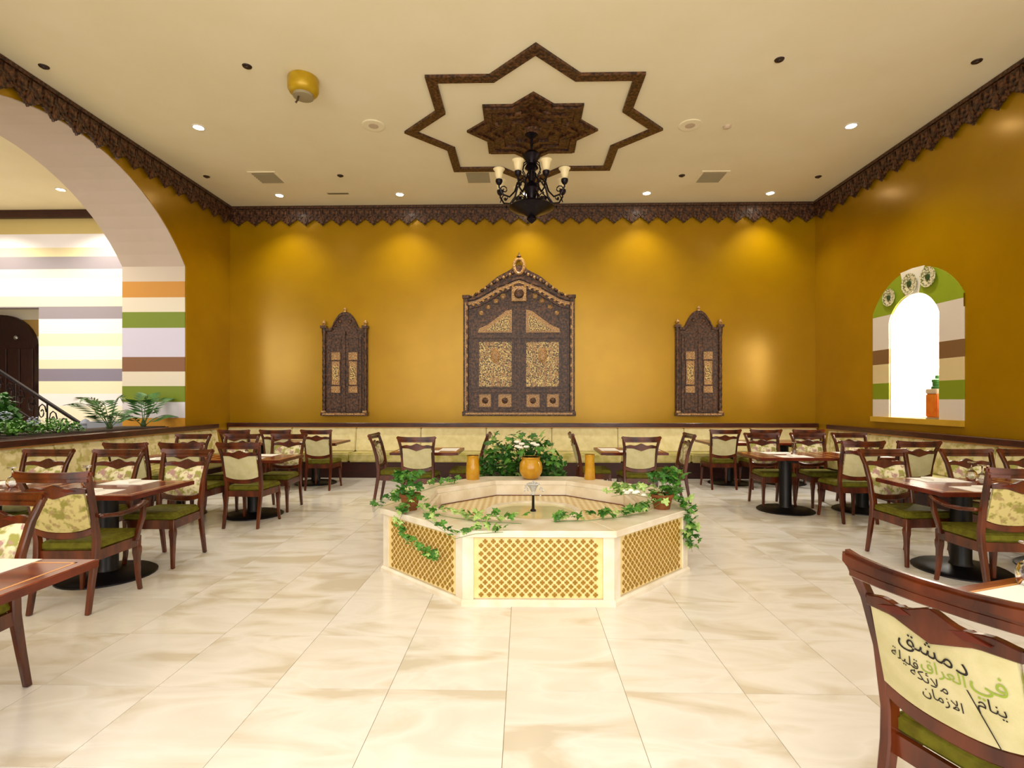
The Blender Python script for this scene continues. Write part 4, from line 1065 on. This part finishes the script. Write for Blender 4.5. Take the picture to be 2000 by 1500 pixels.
def small_door(cx, label):
    t = thing('carved_shutter', label, 'carved panel', (cx, YB, 1.17), 0, 'tall narrow carved wall panels')
    hw, hs, ht = .46, 1.76, 2.1; N = 28
    pts = [(hw, 0)] + [(hw * (1 - 2 * i / N), mound(1 - 2 * i / N, hs, ht, 's')) for i in range(N + 1)] + [(-hw, 0)]
    MB().prism(pts, -.04, 0).build('backboard', M_wood_d, t)
    for s in (-1, 1):
        MB().lathe([(.04, 0), (.045, .06), (.03, .08)] + [(.03 + .008 * (k % 2), .1 + k * .06) for k in range(26)] + [(.045, 1.66), (.045, 1.74)], 8, c=(s * (hw - .04), -.06, .03)).build('turned_column', M_wood_d, t, smooth=False)
        MB().box(*sorted((s * (hw + .02), s * (hw - .1))), -.12, -.0, hs - .0, hs + .05).build('capital', M_wood_d, t)
        MB().lathe([(.03, 0), (.02, .02), (.035, .05), (.03, .08), (.001, .12)], 8, c=(s * (hw - .04), -.06, hs + .05)).build('finial', M_bone, t)
        MB().box(*sorted((s * (hw - .085), s * (hw - .005))), -.115, -.04, .06, .1).build('column_foot', M_bone, t)
        def X(a, b_): return sorted((s * a, s * b_))
        lf = MB().box(*X(.01, .34), -.07, -.04, .08, 1.62).build('door_leaf', M_wood_d, t)
        for z0, z1, m in ((.14, .38, M_wood_d), (.46, .6, M_bone), (.62, 1.1, M_bone), (1.12, 1.28, M_bone), (1.38, 1.56, M_wood_d)):
            a_, b2 = (.09, .26) if m is M_bone and z1 - z0 > .3 else (.08, .27)
            xa, xb = X(a_, b2); MB().box(xa, xb, -.08, -.07, z0, z1).build('inlaid_panel', m, lf)
            relief_frame(lf, xa - .012, xb + .012, z0 - .012, z1 + .012, .016, -.09, -.07, M_wood_d)
        MB().box(*X(.12, .23), -.088, -.08, .72, 1.0).build('centre_inlay', M_pearl, lf)
        for (x, z, r) in ((.1, 1.9, .04), (.2, 1.82, .035), (.27, 1.74, .03)):
            MB().lathe([(.001, .025), (r * .7, .015), (r, 0)], 8, M=Matrix.Translation((s * x, -.045, z)) @ Matrix.Rotation(R(90), 4, 'X')).build('rosette', M_wood_d, t)
    MB().box(-.02, .02, -.09, -.04, .08, 1.7).build('meeting_stile', M_wood_d, t)
    b = MB(); rows = []
    for i in range(N + 1):
        u = -1 + 2 * i / N; x = u * (hw - .02); z = mound(u, hs, ht - .02, 's'); rows.append([(x, -.04, z), (x, -.075, z), (x, -.075, z - .05), (x, -.04, z - .05)])
    b.strip(rows).build('arched_moulding', M_wood_d, t)
    MB().lathe([(.03, 0), (.02, .03), (.03, .06), (.001, .1)], 8, c=(0, -.04, ht - .01)).build('finial', M_bone, t)
    MB().box(-hw - .01, hw + .01, -.12, 0, 0, .07).build('base_board', M_wood_d, t); MB().box(-hw + .03, hw - .03, -.126, -.12, .02, .05).build('inlay_strip', M_bone, t)
small_door(-3.61, 'tall narrow carved wooden shutter panel on the back wall, left of the big door')
small_door(3.47, 'tall narrow carved wooden shutter panel on the back wall, right of the big door')
